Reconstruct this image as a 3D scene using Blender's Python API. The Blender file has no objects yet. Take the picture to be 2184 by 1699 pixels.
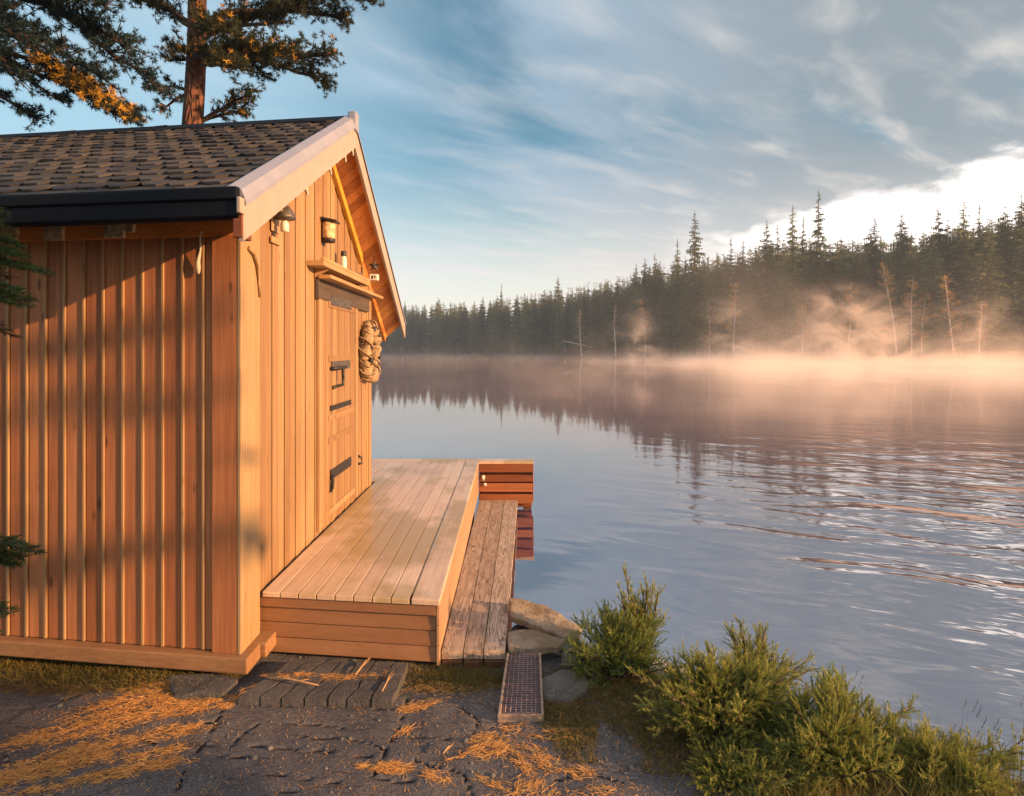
import bpy, bmesh, math, random
from mathutils import Vector, Matrix, noise
R = math.radians
rnd = random.Random(7)
S = bpy.context.scene
COL = S.collection
CAMZ = 2.05
F = 1300.0                       # focal length in photo pixels (photo read at 2184 px wide)
SUN_AZ, SUN_EL = 112.0, 13.0     # degrees, azimuth clockwise from +Y

# ------------------------------------------------------------------ node helpers
class NT:
    def __init__(s, tree):
        s.t = tree; s.n = tree.nodes; s.l = tree.links
    def node(s, typ, **kw):
        n = s.n.new(typ)
        for k, v in kw.items():
            setattr(n, k, v)
        return n
    def put(s, sock, v):
        if isinstance(v, (int, float)):
            if sock.type == 'RGBA': sock.default_value = (v, v, v, 1)
            elif sock.type == 'VECTOR': sock.default_value = (v, v, v)
            else: sock.default_value = v
        elif isinstance(v, (tuple, list)):
            if sock.type == 'RGBA': sock.default_value = tuple(v)[:3] + (1,)
            else: sock.default_value = tuple(v)[:3]
        else:
            s.l.new(v, sock)
    def m(s, op, a, b=0.0, c=0.0, clamp=False):
        n = s.node('ShaderNodeMath', operation=op, use_clamp=clamp)
        s.put(n.inputs[0], a); s.put(n.inputs[1], b); s.put(n.inputs[2], c)
        return n.outputs[0]
    def v(s, op, a, b=(0, 0, 0)):
        n = s.node('ShaderNodeVectorMath', operation=op)
        s.put(n.inputs[0], a); s.put(n.inputs[1], b)
        return n.outputs[0]
    def mix(s, f, a, b, mode='MIX'):
        n = s.node('ShaderNodeMix', data_type='RGBA', blend_type=mode)
        s.put(n.inputs[0], f); s.put(n.inputs[6], a); s.put(n.inputs[7], b)
        return n.outputs[2]
    def ramp(s, f, a, b, x=0.0, y=1.0, smooth=True):
        n = s.node('ShaderNodeMapRange', interpolation_type='SMOOTHSTEP' if smooth else 'LINEAR')
        s.put(n.inputs[0], f); s.put(n.inputs[1], a); s.put(n.inputs[2], b)
        s.put(n.inputs[3], x); s.put(n.inputs[4], y)
        return n.outputs[0]
    def noise(s, vec, scale, detail=4, rough=.55, dist=0.0, dim='3D'):
        n = s.node('ShaderNodeTexNoise', noise_dimensions=dim)
        s.put(n.inputs['Vector'], vec); s.put(n.inputs['Scale'], scale)
        s.put(n.inputs['Detail'], detail); s.put(n.inputs['Roughness'], rough); s.put(n.inputs['Distortion'], dist)
        return n.outputs[0]
    def voro(s, vec, scale, feature='F1', out=0, rand=1.0):
        n = s.node('ShaderNodeTexVoronoi', feature=feature)
        s.put(n.inputs['Vector'], vec); s.put(n.inputs['Scale'], scale)
        if 'Randomness' in n.inputs: s.put(n.inputs['Randomness'], rand)
        return n.outputs[out]
    def pos(s):
        return s.node('ShaderNodeTexCoord').outputs['Object']
    def sep(s, v):
        n = s.node('ShaderNodeSeparateXYZ'); s.put(n.inputs[0], v); return n.outputs
    def comb(s, x, y, z):
        n = s.node('ShaderNodeCombineXYZ')
        s.put(n.inputs[0], x); s.put(n.inputs[1], y); s.put(n.inputs[2], z); return n.outputs[0]
    def attr(s, name):
        return s.node('ShaderNodeAttribute', attribute_name=name).outputs
    def bump(s, h, strength=.3, dist=.01, normal=None):
        n = s.node('ShaderNodeBump'); s.put(n.inputs['Height'], h)
        n.inputs['Strength'].default_value = strength; n.inputs['Distance'].default_value = dist
        if normal is not None: s.l.new(normal, n.inputs['Normal'])
        return n.outputs[0]

MATS = {}
def material(name):
    m = bpy.data.materials.new(name); m.use_nodes = True
    t = NT(m.node_tree); t.n.clear()
    out = t.node('ShaderNodeOutputMaterial')
    b = t.node('ShaderNodeBsdfPrincipled')
    t.l.new(b.outputs[0], out.inputs[0])
    MATS[name] = m
    return m, t, b, out

def wood(name, ca, cb, axis, rough=.6, dark=(.10, .05, .02), grain=1.0, knots=.0, vary=.35, spec=.35, bump=.25, blotch=None, crack=0.0):
    """planed timber: grain along axis, a tint per board, knots, worn blotches"""
    m, t, b, o = material(name)
    p = t.pos(); tint = t.attr('tint')[2]
    x, y, z = t.sep(p)
    off = t.m('MULTIPLY', tint, 37.0)
    sc = [34.0, 34.0, 34.0]; sc[axis] = 1.3
    q = t.v('ADD', t.v('MULTIPLY', p, tuple(c * grain for c in sc)), t.comb(off, off, off))
    g = t.noise(q, 1.0, 5, .6, .6)
    sc2 = [120.0, 120.0, 120.0]; sc2[axis] = 3.0
    fine = t.noise(t.v('MULTIPLY', p, tuple(sc2)), 1.0, 3, .6)
    sc3 = [9.0, 9.0, 9.0]; sc3[axis] = 1.1
    broad = t.noise(t.v('ADD', t.v('MULTIPLY', p, tuple(sc3)), t.comb(off, 0, off)), 1.0, 2, .5)
    f = t.ramp(t.m('ADD', t.m('MULTIPLY', g, .75), t.m('MULTIPLY', broad, .3)), .3, .75)
    c = t.mix(f, ca, cb)
    c = t.mix(t.ramp(fine, .35, .75, 0, .35), c, dark)
    st_ = t.noise(t.v('MULTIPLY', p, (1.4, 1.4, .7)), 1.0, 5, .65)
    c = t.mix(t.ramp(st_, .48, .70, 0, .45), c, t.v('MULTIPLY', c, (.62, .58, .56)))
    # per board value shift
    k = t.m('ADD', t.m('MULTIPLY', t.m('SUBTRACT', tint, .5), vary * 2), 1.0)
    c = t.v('MULTIPLY', c, t.comb(k, t.m('POWER', k, 1.25), t.m('POWER', k, 1.4)))
    if knots:
        sk = [8.5, 8.5, 8.5]; sk[axis] = 3.0
        d = t.voro(t.v('ADD', t.v('MULTIPLY', p, tuple(sk)), t.comb(off, off, 0)), 1.0)
        kn = t.ramp(d, .05, .15, knots, 0.0)
        c = t.mix(kn, c, (.07, .028, .012))
    if blotch:
        bm = t.ramp(t.noise(t.v('MULTIPLY', p, (1.6, 1.1, 1.6)), 1.0, 4, .6), .46, .60, 0, blotch[1])
        c = t.mix(bm, c, blotch[0])
    hgt = t.m('ADD', t.m('MULTIPLY', g, .6), t.m('MULTIPLY', fine, .5))
    if crack:
        sk = [26.0, 26.0, 26.0]; sk[axis] = 1.6
        cr = t.noise(t.v('ADD', t.v('MULTIPLY', p, tuple(sk)), t.comb(off, off, off)), 1.0, 6, .7, 1.2)
        cm = t.ramp(t.m('ABSOLUTE', t.m('SUBTRACT', cr, .5)), .0, .022, crack, 0)
        c = t.mix(cm, c, (.03, .022, .018))
        hgt = t.m('SUBTRACT', hgt, cm)
    t.put(b.inputs['Base Color'], c)
    t.put(b.inputs['Roughness'], t.ramp(g, .2, .8, rough - .08, rough + .1))
    b.inputs['Specular IOR Level'].default_value = spec
    t.put(b.inputs['Normal'], t.bump(hgt, bump, .004))
    return m

def simple(name, col, rough=.5, metal=0.0, vary=.25, scale=30, bump=.1, spec=.5):
    m, t, b, o = material(name)
    p = t.pos()
    n = t.noise(p, scale, 5, .6)
    c = t.mix(t.ramp(n, .3, .7), tuple(x * (1 - vary) for x in col), tuple(min(1, x * (1 + vary)) for x in col))
    t.put(b.inputs['Base Color'], c)
    t.put(b.inputs['Roughness'], t.ramp(n, .3, .7, max(0, rough - .1), min(1, rough + .1)))
    b.inputs['Metallic'].default_value = metal
    b.inputs['Specular IOR Level'].default_value = spec
    t.put(b.inputs['Normal'], t.bump(n, bump, .003))
    return m

def leafy(name, ca, cb, cc=None, trans=.25, rough=.6, ccw=.0, vary=False):
    """needles / leaves: colour from the per-leaf tint, some light let through"""
    m, t, b, o = material(name)
    tint = t.attr('tint')[2]
    c = t.mix(t.ramp(tint, 0, 1, smooth=False), ca, cb)
    if cc:
        c = t.mix(t.ramp(tint, 1 - ccw, 1 - ccw + .02), c, cc)
    if vary:
        rd = t.node('ShaderNodeObjectInfo').outputs['Random']
        c = t.mix(t.ramp(rd, .0, 1, 0, .75, False), c, t.v('MULTIPLY', c, (1.7, 1.35, .9)))
        k = t.ramp(t.m('FRACT', t.m('MULTIPLY', rd, 7.3)), 0, 1, .6, 1.35, False)
        c = t.v('MULTIPLY', c, t.comb(k, k, k))
    t.put(b.inputs['Base Color'], c)
    b.inputs['Roughness'].default_value = rough
    b.inputs['Specular IOR Level'].default_value = .25
    tr = t.node('ShaderNodeBsdfTranslucent'); t.put(tr.inputs[0], c)
    ms = t.node('ShaderNodeMixShader'); ms.inputs[0].default_value = trans
    t.l.new(b.outputs[0], ms.inputs[1]); t.l.new(tr.outputs[0], ms.inputs[2]); t.l.new(ms.outputs[0], o.inputs[0])
    return m

# ------------------------------------------------------------------ mesh helpers
class MB:
    def __init__(s):
        s.v = []; s.f = []; s.t = []; s.sm = []
    def add(s, vs, fs, tint=.5, smooth=False):
        o = len(s.v); s.v.extend([tuple(p) for p in vs])
        for f in fs:
            s.f.append(tuple(i + o for i in f)); s.t.append(tint); s.sm.append(smooth)
    def hexa(s, c, tint=.5):
        """8 corners: bottom ring 0-3, top ring 4-7"""
        s.add(c, [(3, 2, 1, 0), (4, 5, 6, 7), (0, 1, 5, 4), (1, 2, 6, 5), (2, 3, 7, 6), (3, 0, 4, 7)], tint)
    def box(s, a, b, tint=.5, fn=None):
        x0, y0, z0 = a; x1, y1, z1 = b
        c = [(x0, y0, z0), (x1, y0, z0), (x1, y1, z0), (x0, y1, z0), (x0, y0, z1), (x1, y0, z1), (x1, y1, z1), (x0, y1, z1)]
        if fn: c = [fn(*p) for p in c]
        s.hexa(c, tint)
    def tube(s, pts, rads, n=8, tint=.5, cap=True, smooth=True):
        pts = [Vector(p) for p in pts]
        if not hasattr(rads, '__len__'): rads = [rads] * len(pts)
        up = Vector((0, 0, 1)); rings = []
        for i, p in enumerate(pts):
            d = (pts[min(i + 1, len(pts) - 1)] - pts[max(i - 1, 0)])
            d = d.normalized() if d.length > 1e-9 else up
            a = d.cross(up if abs(d.z) < .95 else Vector((1, 0, 0))).normalized(); b = d.cross(a)
            rings.append([p + (a * math.cos(2 * math.pi * k / n) + b * math.sin(2 * math.pi * k / n)) * rads[i] for k in range(n)])
        vs = [q for r in rings for q in r]; fs = []
        for i in range(len(rings) - 1):
            for k in range(n):
                fs.append((i * n + k, i * n + (k + 1) % n, (i + 1) * n + (k + 1) % n, (i + 1) * n + k))
        if cap:
            fs.append(tuple(range(n - 1, -1, -1))); fs.append(tuple((len(rings) - 1) * n + k for k in range(n)))
        s.add(vs, fs, tint, smooth)
    def lathe(s, prof, c=(0, 0, 0), n=20, tint=.5, fn=None, smooth=True):
        """prof: (radius, z) pairs turned round z"""
        vs = []
        for r, z in prof:
            for k in range(n):
                a = 2 * math.pi * k / n
                p = Vector((c[0] + r * math.cos(a), c[1] + r * math.sin(a), c[2] + z))
                vs.append(fn(p) if fn else p)
        fs = []
        for i in range(len(prof) - 1):
            for k in range(n):
                fs.append((i * n + k, i * n + (k + 1) % n, (i + 1) * n + (k + 1) % n, (i + 1) * n + k))
        fs.append(tuple(range(n - 1, -1, -1))); fs.append(tuple((len(prof) - 1) * n + k for k in range(n)))
        s.add(vs, fs, tint, smooth)
    def prism(s, poly, ext, tint=.5):
        """closed polygon (3D points) extruded by a vector"""
        n = len(poly); e = Vector(ext)
        vs = [Vector(p) for p in poly] + [Vector(p) + e for p in poly]
        fs = [tuple(range(n - 1, -1, -1)), tuple(range(n, 2 * n))]
        for i in range(n):
            fs.append((i, (i + 1) % n, n + (i + 1) % n, n + i))
        s.add(vs, fs, tint)
    def build(s, name, mat, parent=None, bevel=0.0, loc=None):
        me = bpy.data.meshes.new(name)
        vs = s.v
        if loc is not None:
            vs = [(p[0] - loc[0], p[1] - loc[1], p[2] - loc[2]) for p in vs]
        me.from_pydata(vs, [], s.f)
        a = me.attributes.new('tint', 'FLOAT', 'FACE'); a.data.foreach_set('value', s.t)
        me.polygons.foreach_set('use_smooth', s.sm)
        me.update()
        o = bpy.data.objects.new(name, me); COL.objects.link(o)
        if mat: me.materials.append(MATS[mat] if isinstance(mat, str) else mat)
        if parent: o.parent = parent
        if loc is not None: o.location = loc
        if bevel:
            bm = bmesh.new(); bm.from_mesh(me); bmesh.ops.recalc_face_normals(bm, faces=bm.faces); bm.to_mesh(me); bm.free()
            md = o.modifiers.new('bevel', 'BEVEL'); md.width = bevel; md.segments = 2; md.limit_method = 'ANGLE'; md.angle_limit = R(40)
        return o

def recalc(o):
    bm = bmesh.new(); bm.from_mesh(o.data); bmesh.ops.recalc_face_normals(bm, faces=bm.faces); bm.to_mesh(o.data); bm.free()
    return o

def tag(o, label=None, cat=None, group=None, kind=None):
    if label: o['label'] = label
    if cat: o['category'] = cat
    if group: o['group'] = group
    if kind: o['kind'] = kind
    return o
def thing(name, label, cat, loc=(0, 0, 0), group=None):
    o = bpy.data.objects.new(name, None); COL.objects.link(o); o.location = loc
    o.empty_display_size = .2
    return tag(o, label, cat, group)
def part(mb, name, mat, parent, bevel=0.0):
    """part meshes are authored in world space; keep them there under the thing's empty"""
    o = mb.build(name, mat, None, bevel)
    loc = Vector((0, 0, 0)); q = parent
    while q is not None:
        loc = loc + Vector(q.location); q = q.parent
    o.data.transform(Matrix.Translation(-loc)); o.parent = parent
    return o
def interp(tab, x):
    if x <= tab[0][0]: return tab[0][1]
    for (a, b), (c, d) in zip(tab, tab[1:]):
        if x <= c: return b + (d - b) * (x - a) / (c - a)
    return tab[-1][1]
def nz(x, y, z=0.0): return noise.noise(Vector((x, y, z)))
def fbm(x, y, z=0.0): return noise.fractal(Vector((x, y, z)), .9, 2.0, 5)

# ------------------------------------------------------------------ materials
wood('side_cladding', (.40, .172, .078), (.30, .115, .046), 2, .62, knots=.8, vary=.20, bump=.3)
wood('gable_cladding', (.325, .218, .118), (.27, .165, .077), 2, .6, knots=.35, vary=.22, bump=.25)
wood('corner_timber', (.34, .24, .135), (.29, .19, .095), 2, .6, knots=.2, vary=.15, bump=.25)
wood('sill_timber', (.30, .18, .095), (.23, .12, .058), 0, .65, knots=.5, vary=.2, bump=.35)
wood('soffit_timber', (.80, .34, .09), (.70, .26, .055), 0, .5, knots=.25, vary=.25, bump=.2)
wood('yellow_timber', (.66, .36, .06), (.56, .27, .035), 1, .5, vary=.1)
wood('deck_timber', (.64, .49, .37), (.57, .42, .31), 1, .34, dark=(.25, .17, .11), knots=.12, vary=.10, spec=.5, bump=.12, blotch=((.33, .24, .10), .85))
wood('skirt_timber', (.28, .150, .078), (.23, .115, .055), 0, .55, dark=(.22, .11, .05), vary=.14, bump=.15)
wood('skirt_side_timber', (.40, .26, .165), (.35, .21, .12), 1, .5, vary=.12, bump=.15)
wood('red_timber', (.27, .095, .038), (.18, .058, .024), 0, .6, vary=.3, bump=.3)
wood('old_plank', (.50, .41, .345), (.37, .29, .235), 1, .75, dark=(.10, .07, .05), knots=.5, vary=.16, bump=.8, crack=.95)
wood('dark_end_timber', (.10, .045, .022), (.05, .022, .012), 2, .7, vary=.3, bump=.5)
wood('shelf_timber', (.44, .29, .15), (.37, .22, .10), 1, .6, vary=.15)
wood('grey_backing', (.10, .085, .075), (.06, .05, .045), 1, .7, vary=.2)
simple('white_paint', (.345, .29, .25), .45, vary=.05, scale=12, bump=.05)
simple('pale_flashing', (.22, .245, .33), .5, vary=.05, scale=6, bump=.03)
simple('black_gutter', (.004, .006, .012), .6, vary=.3, scale=5, spec=.12)
simple('black_iron', (.018, .017, .018), .55, vary=.3, scale=60, bump=.3)
simple('grey_iron', (.10, .095, .09), .5, .4, vary=.5, scale=40, bump=.4)
simple('pale_chip', (.42, .36, .25), .8, vary=.5, scale=45, bump=.5)
simple('cream_rope', (.27, .195, .115), .85, vary=.45, scale=35, bump=.6)
simple('white_rope', (.46, .41, .34), .85, vary=.3, scale=120, bump=.8)
simple('white_enamel', (.62, .60, .56), .4, vary=.05)
simple('box_timber', (.55, .38, .22), .7, vary=.4, scale=25, bump=.3)
simple('ramp_edge', (.26, .20, .16), .6, vary=.3, scale=40, bump=.3)
simple('ramp_mat', (.10, .075, .085), .55, vary=.3, scale=60, bump=.4)
simple('ramp_wire', (.27, .21, .23), .4, .5, vary=.2, scale=60)
simple('glass_jar', (.6, .55, .5), .1, vary=.05)
MATS['glass_jar'].node_tree.nodes['Principled BSDF'].inputs['Transmission Weight'].default_value = .8

def mat_shingle():
    m, t, b, o = material('shingle')
    p = t.pos(); tint = t.attr('tint')[2]
    c = t.mix(t.ramp(tint, 0, 1, smooth=False), (.024, .027, .034), (.068, .066, .070))
    gr = t.noise(p, 260, 2, .7)
    c = t.mix(t.ramp(gr, .4, .75, 0, .45), c, (.035, .032, .035))
    bl = t.noise(p, 1.7, 3, .6)
    c = t.mix(t.ramp(bl, .54, .72, 0, .4), c, (.12, .085, .055))
    t.put(b.inputs['Base Color'], c); b.inputs['Roughness'].default_value = .85
    b.inputs['Specular IOR Level'].default_value = .3
    t.put(b.inputs['Normal'], t.bump(gr, .5, .004))
mat_shingle()

def mat_bark(name, ca, cb, scale=9.0):
    m, t, b, o = material(name)
    p = t.pos()
    q = t.v('MULTIPLY', p, (scale, scale, scale * .28))
    d = t.voro(q, 1.4, 'DISTANCE_TO_EDGE', 0)
    n = t.noise(q, 2.2, 5, .65)
    f = t.ramp(d, .02, .22)
    c = t.mix(f, cb, t.mix(n, ca, tuple(x * .6 for x in ca)))
    t.put(b.inputs['Base Color'], c); b.inputs['Roughness'].default_value = .9
    t.put(b.inputs['Normal'], t.bump(t.m('ADD', f, t.m('MULTIPLY', n, .4)), .8, .03))
mat_bark('pine_bark', (.17, .072, .042), (.045, .022, .014))
mat_bark('twig_bark', (.055, .032, .022), (.025, .016, .012))
mat_bark('spruce_bark', (.15, .11, .085), (.05, .036, .028))
def mat_birch():
    m, t, b, o = material('birch_bark')
    p = t.pos()
    n = t.noise(t.v('MULTIPLY', p, (3, 3, 5)), 1.0, 4, .6)
    c = t.mix(t.ramp(n, .52, .62), (.62, .50, .40), (.12, .09, .07))
    t.put(b.inputs['Base Color'], c); b.inputs['Roughness'].default_value = .7
mat_birch()
leafy('pine_needle', (.014, .026, .014), (.042, .052, .022), (.62, .36, .05), .25, ccw=.03)
leafy('left_needle', (.007, .024, .030), (.018, .044, .048), (.60, .36, .05), .2, ccw=.02)
leafy('spruce_needle', (.046, .074, .022), (.135, .158, .046), None, .2, vary=True)
leafy('orange_lit_needle', (.34, .18, .05), (.56, .32, .09), None, .4)  # orange sunlight on the slim shore trees is put into this colour
leafy('near_spruce_needle', (.022, .060, .018), (.060, .120, .030), None, .25)
leafy('juniper_leaf', (.11, .15, .032), (.38, .39, .11), (.50, .45, .16), .4, ccw=.15)
leafy('juniper_bright', (.085, .145, .036), (.30, .34, .09), (.42, .40, .14), .4, ccw=.12)
leafy('dry_needle', (.52, .26, .085), (.80, .48, .18), (.16, .07, .03), .15, ccw=.12)
leafy('grass_blade', (.075, .105, .025), (.22, .22, .065), (.34, .26, .10), .3, ccw=.15)
leafy('moss_blade', (.075, .075, .020), (.21, .165, .050), None, .2)
leafy('reed_blade', (.020, .022, .014), (.060, .055, .030), None, .2)

def mat_ground():
    m, t, b, o = material('rock_ground')
    p = t.pos(); soil = t.attr('soil')[2]
    n1 = t.noise(p, 1.6, 6, .6); n2 = t.noise(p, 45, 4, .7); n3 = t.noise(p, 130, 3, .75)
    c = t.mix(t.ramp(n1, .35, .68), (.076, .080, .096), (.128, .122, .130))
    c = t.mix(t.ramp(n2, .45, .7, 0, .6), c, (.030, .032, .042))
    c = t.mix(t.ramp(n3, .52, .68, 0, .7), c, (.21, .185, .17))
    c = t.mix(t.ramp(n3, .48, .36, 0, .85), c, (.022, .022, .028))
    # cracks: big joints and short bedding dashes
    wob = t.v('ADD', p, t.v('MULTIPLY', t.node('ShaderNodeTexNoise').outputs['Color'], (.0, .0, .0)))
    warp = t.m('MULTIPLY', t.m('SUBTRACT', t.noise(p, 3.0, 3, .6), .5), .35)
    x, y, z = t.sep(p)
    big = t.voro(t.comb(t.m('ADD', x, warp), t.m('ADD', t.m('MULTIPLY', y, .9), warp), 0), 1.15, 'DISTANCE_TO_EDGE', 0)
    dash = t.noise(t.comb(t.m('MULTIPLY', t.m('ADD', x, t.m('MULTIPLY', y, .12)), 3.2), t.m('MULTIPLY', t.m('ADD', y, t.m('MULTIPLY', warp, .22)), 44), 0), 1.0, 2, .5)
    dm = t.m('MULTIPLY', t.ramp(dash, .63, .665), t.ramp(t.noise(p, 2.2, 2, .5), .42, .52))
    bm = t.m('MULTIPLY', t.ramp(big, .002, .009, .8, 0), t.ramp(n1, .45, .58))
    cr = t.m('MAXIMUM', t.m('MULTIPLY', dm, .35), t.m('MAXIMUM', t.m('MULTIPLY', bm, .5), t.ramp(t.attr('crack')[2], .25, .7)))
    c = t.mix(t.m('MULTIPLY', cr, .9), c, (.010, .010, .014))
    sn = t.noise(p, 22, 6, .7)
    sc = t.mix(t.ramp(sn, .35, .7), (.045, .030, .014), (.17, .105, .042))
    sc = t.mix(t.ramp(n1, .5, .7, 0, .7), sc, (.07, .065, .022))
    sm = t.ramp(t.m('ADD', soil, t.m('MULTIPLY', t.m('SUBTRACT', sn, .5), .7)), .40, .62)
    c = t.mix(sm, c, sc)
    wet = t.ramp(z, -.02, .06, .45, 1.0)
    c = t.v('MULTIPLY', c, t.comb(wet, wet, wet))
    t.put(b.inputs['Base Color'], c)
    t.put(b.inputs['Roughness'], t.ramp(n2, .3, .7, .62, .9))
    b.inputs['Specular IOR Level'].default_value = .3
    h = t.m('SUBTRACT', t.m('ADD', t.m('MULTIPLY', n2, .35), t.m('MULTIPLY', t.m('MULTIPLY', sn, sm), 1.5)), t.m('MULTIPLY', cr, 1.2))
    h = t.m('ADD', h, t.m('MULTIPLY', n3, .22))
    t.put(b.inputs['Normal'], t.bump(h, .7, .014))
mat_ground()
def mat_stone(name, ca, cb, cc):
    m, t, b, o = material(name)
    p = t.pos()
    n1 = t.noise(p, 5, 6, .65); n2 = t.noise(p, 60, 4, .7)
    c = t.mix(t.ramp(n1, .35, .65), ca, cb)
    c = t.mix(t.ramp(n2, .5, .7, 0, .7), c, cc)
    t.put(b.inputs['Base Color'], c); b.inputs['Roughness'].default_value = .85
    t.put(b.inputs['Normal'], t.bump(t.m('ADD', n1, t.m('MULTIPLY', n2, .5)), .9, .03))
mat_stone('flat_stone', (.34, .29, .23), (.19, .145, .095), (.13, .085, .04))
mat_stone('dark_stone', (.075, .078, .085), (.045, .047, .055), (.11, .10, .10))
mat_stone('grey_stone', (.17, .17, .165), (.09, .09, .09), (.34, .33, .30))
mat_stone('white_stone', (.50, .48, .46), (.32, .31, .30), (.22, .21, .19))
mat_stone('far_soil', (.045, .040, .018), (.020, .022, .010), (.06, .045, .02))

def mat_water():
    m, t, b, o = material('lake_water')
    p = t.pos(); x, y, z = t.sep(p)
    a = R(-24); ca, sa = math.cos(a), math.sin(a)
    u = t.m('ADD', t.m('MULTIPLY', x, ca), t.m('MULTIPLY', y, sa))
    w = t.m('SUBTRACT', t.m('MULTIPLY', y, ca), t.m('MULTIPLY', x, sa))
    big = t.noise(t.comb(t.m('MULTIPLY', u, .50), t.m('MULTIPLY', w, 1.30), 0), 1.0, 2, .45, .8)
    mid = t.noise(t.comb(t.m('MULTIPLY', u, 1.3), t.m('MULTIPLY', w, 3.6), 3), 1.0, 2, .5, .8)
    fine = t.noise(t.comb(t.m('MULTIPLY', x, 3.0), t.m('MULTIPLY', y, 8.0), 7), 1.0, 2, .5)
    # a calm tongue beside the deck, more ripple towards the open right
    calm = t.m('MULTIPLY', t.ramp(t.m('DIVIDE', x, t.m('ADD', t.m('MAXIMUM', y, 0), 2.0)), -.02, .62, .04, .80), t.ramp(y, 3.5, 17, 2.7, .17))
    pat = t.ramp(t.noise(t.comb(t.m('MULTIPLY', x, .06), t.m('MULTIPLY', y, .05), 2), 1.0, 2, .5), .35, .65, .35, 1.0)
    h = t.m('ADD', t.m('ADD', t.m('MULTIPLY', big, 1.0), t.m('MULTIPLY', mid, .22)), t.m('MULTIPLY', fine, .012))
    h = t.m('MULTIPLY', h, t.m('MULTIPLY', calm, pat))
    t.put(b.inputs['Normal'], t.bump(h, 1.0, .085))
    b.inputs['Base Color'].default_value = (.065, .050, .100, 1)
    b.inputs['Roughness'].default_value = .035
    b.inputs['IOR'].default_value = 4.0
    b.inputs['Specular IOR Level'].default_value = .7
mat_water()

# ------------------------------------------------------------------ world: sky texture with cloud layers
def build_world():
    w = bpy.data.worlds.new('World'); S.world = w; w.use_nodes = True
    t = NT(w.node_tree); t.n.clear()
    out = t.node('ShaderNodeOutputWorld'); bg = t.node('ShaderNodeBackground')
    t.l.new(bg.outputs[0], out.inputs[0]); bg.inputs[1].default_value = 1.0
    sky = t.node('ShaderNodeTexSky', sky_type='NISHITA')
    sky.sun_disc = False; sky.sun_elevation = R(SUN_EL); sky.sun_rotation = R(SUN_AZ)
    sky.air_density = 1.0; sky.dust_density = .6; sky.ozone_density = 1.6
    d = t.node('ShaderNodeTexCoord').outputs['Generated']
    x, y, z = t.sep(d)
    SK = .085
    base = t.v('MULTIPLY', sky.outputs[0], (SK * .80, SK * 1.25, SK * 1.20))
    el = t.m('ARCSINE', z)                                     # radians
    az = t.m('ARCTAN2', x, y)
    # flat cloud sheet far above: streaks run up to the right
    k = t.m('DIVIDE', 1.0, t.m('MAXIMUM', t.m('ADD', z, .05), .03))
    px = t.m('MULTIPLY', x, k); py = t.m('MULTIPLY', y, k)
    a = R(38); ca, sa = math.cos(a), math.sin(a)
    u = t.m('ADD', t.m('MULTIPLY', px, ca), t.m('MULTIPLY', py, sa))
    v_ = t.m('SUBTRACT', t.m('MULTIPLY', py, ca), t.m('MULTIPLY', px, sa))
    q = t.comb(t.m('MULTIPLY', u, .55), t.m('MULTIPLY', v_, 1.7), 1.3)
    n = t.noise(q, 1.0, 7, .56, .35)
    n2 = t.noise(t.comb(t.m('MULTIPLY', u, 1.9), t.m('MULTIPLY', v_, 4.8), 5.0), 1.0, 5, .54, .4)
    # cover grows to the right; unseen cover behind the viewer is added fill
    cov = t.ramp(az, -.5, .5, -.12, .30)
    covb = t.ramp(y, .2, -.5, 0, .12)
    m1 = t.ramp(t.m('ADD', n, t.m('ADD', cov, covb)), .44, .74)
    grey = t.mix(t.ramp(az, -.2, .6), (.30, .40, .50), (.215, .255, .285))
    grey = t.mix(t.ramp(y, .1, -.5), grey, (1.15, .82, .60))  # warm bright cloud out of view, added to fill the shaded walls
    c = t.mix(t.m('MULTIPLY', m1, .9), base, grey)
    c = t.mix(t.ramp(az, .0, -.5, 0, .55), c, (.40, .56, .66))
    # lit edges of the streaks
    m2 = t.m('MULTIPLY', t.ramp(n2, .44, .80), t.ramp(t.m('ADD', n, cov), .38, .58))
    c = t.mix(t.m('MULTIPLY', m2, t.ramp(az, -.3, .6, .14, .52)), c, (.68, .62, .56))
    # pale band low over the trees
    c = t.mix(t.ramp(el, .30, .02, 0, .8), c, (.80, .72, .64))
    # bright break in the cloud over the right-hand forest
    edge = t.m('ADD', t.m('ADD', .135, t.m('MULTIPLY', az, .165)), t.m('MULTIPLY', t.m('SUBTRACT', t.noise(t.comb(t.m('MULTIPLY', az, 7), t.m('MULTIPLY', el, 16), 0), 1.0, 6, .62), .5), .16))
    br = t.m('MULTIPLY', t.ramp(t.m('SUBTRACT', edge, el), -.006, .034), t.m('MULTIPLY', t.ramp(az, .22, .46), t.ramp(az, 2.1, 1.5)))
    inn = t.noise(t.comb(t.m('MULTIPLY', az, 5), t.m('MULTIPLY', el, 14), 4), 1.0, 5, .6)
    c = t.mix(br, c, t.mix(t.ramp(inn, .35, .65), (.86, .80, .80), (1.30, 1.18, 1.08)))
    # below the horizon
    c = t.mix(t.ramp(z, -.01, -.06), c, (.10, .10, .11))
    c = t.v('MULTIPLY', c, (.66, .66, .66))
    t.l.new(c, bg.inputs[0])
build_world()

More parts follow.
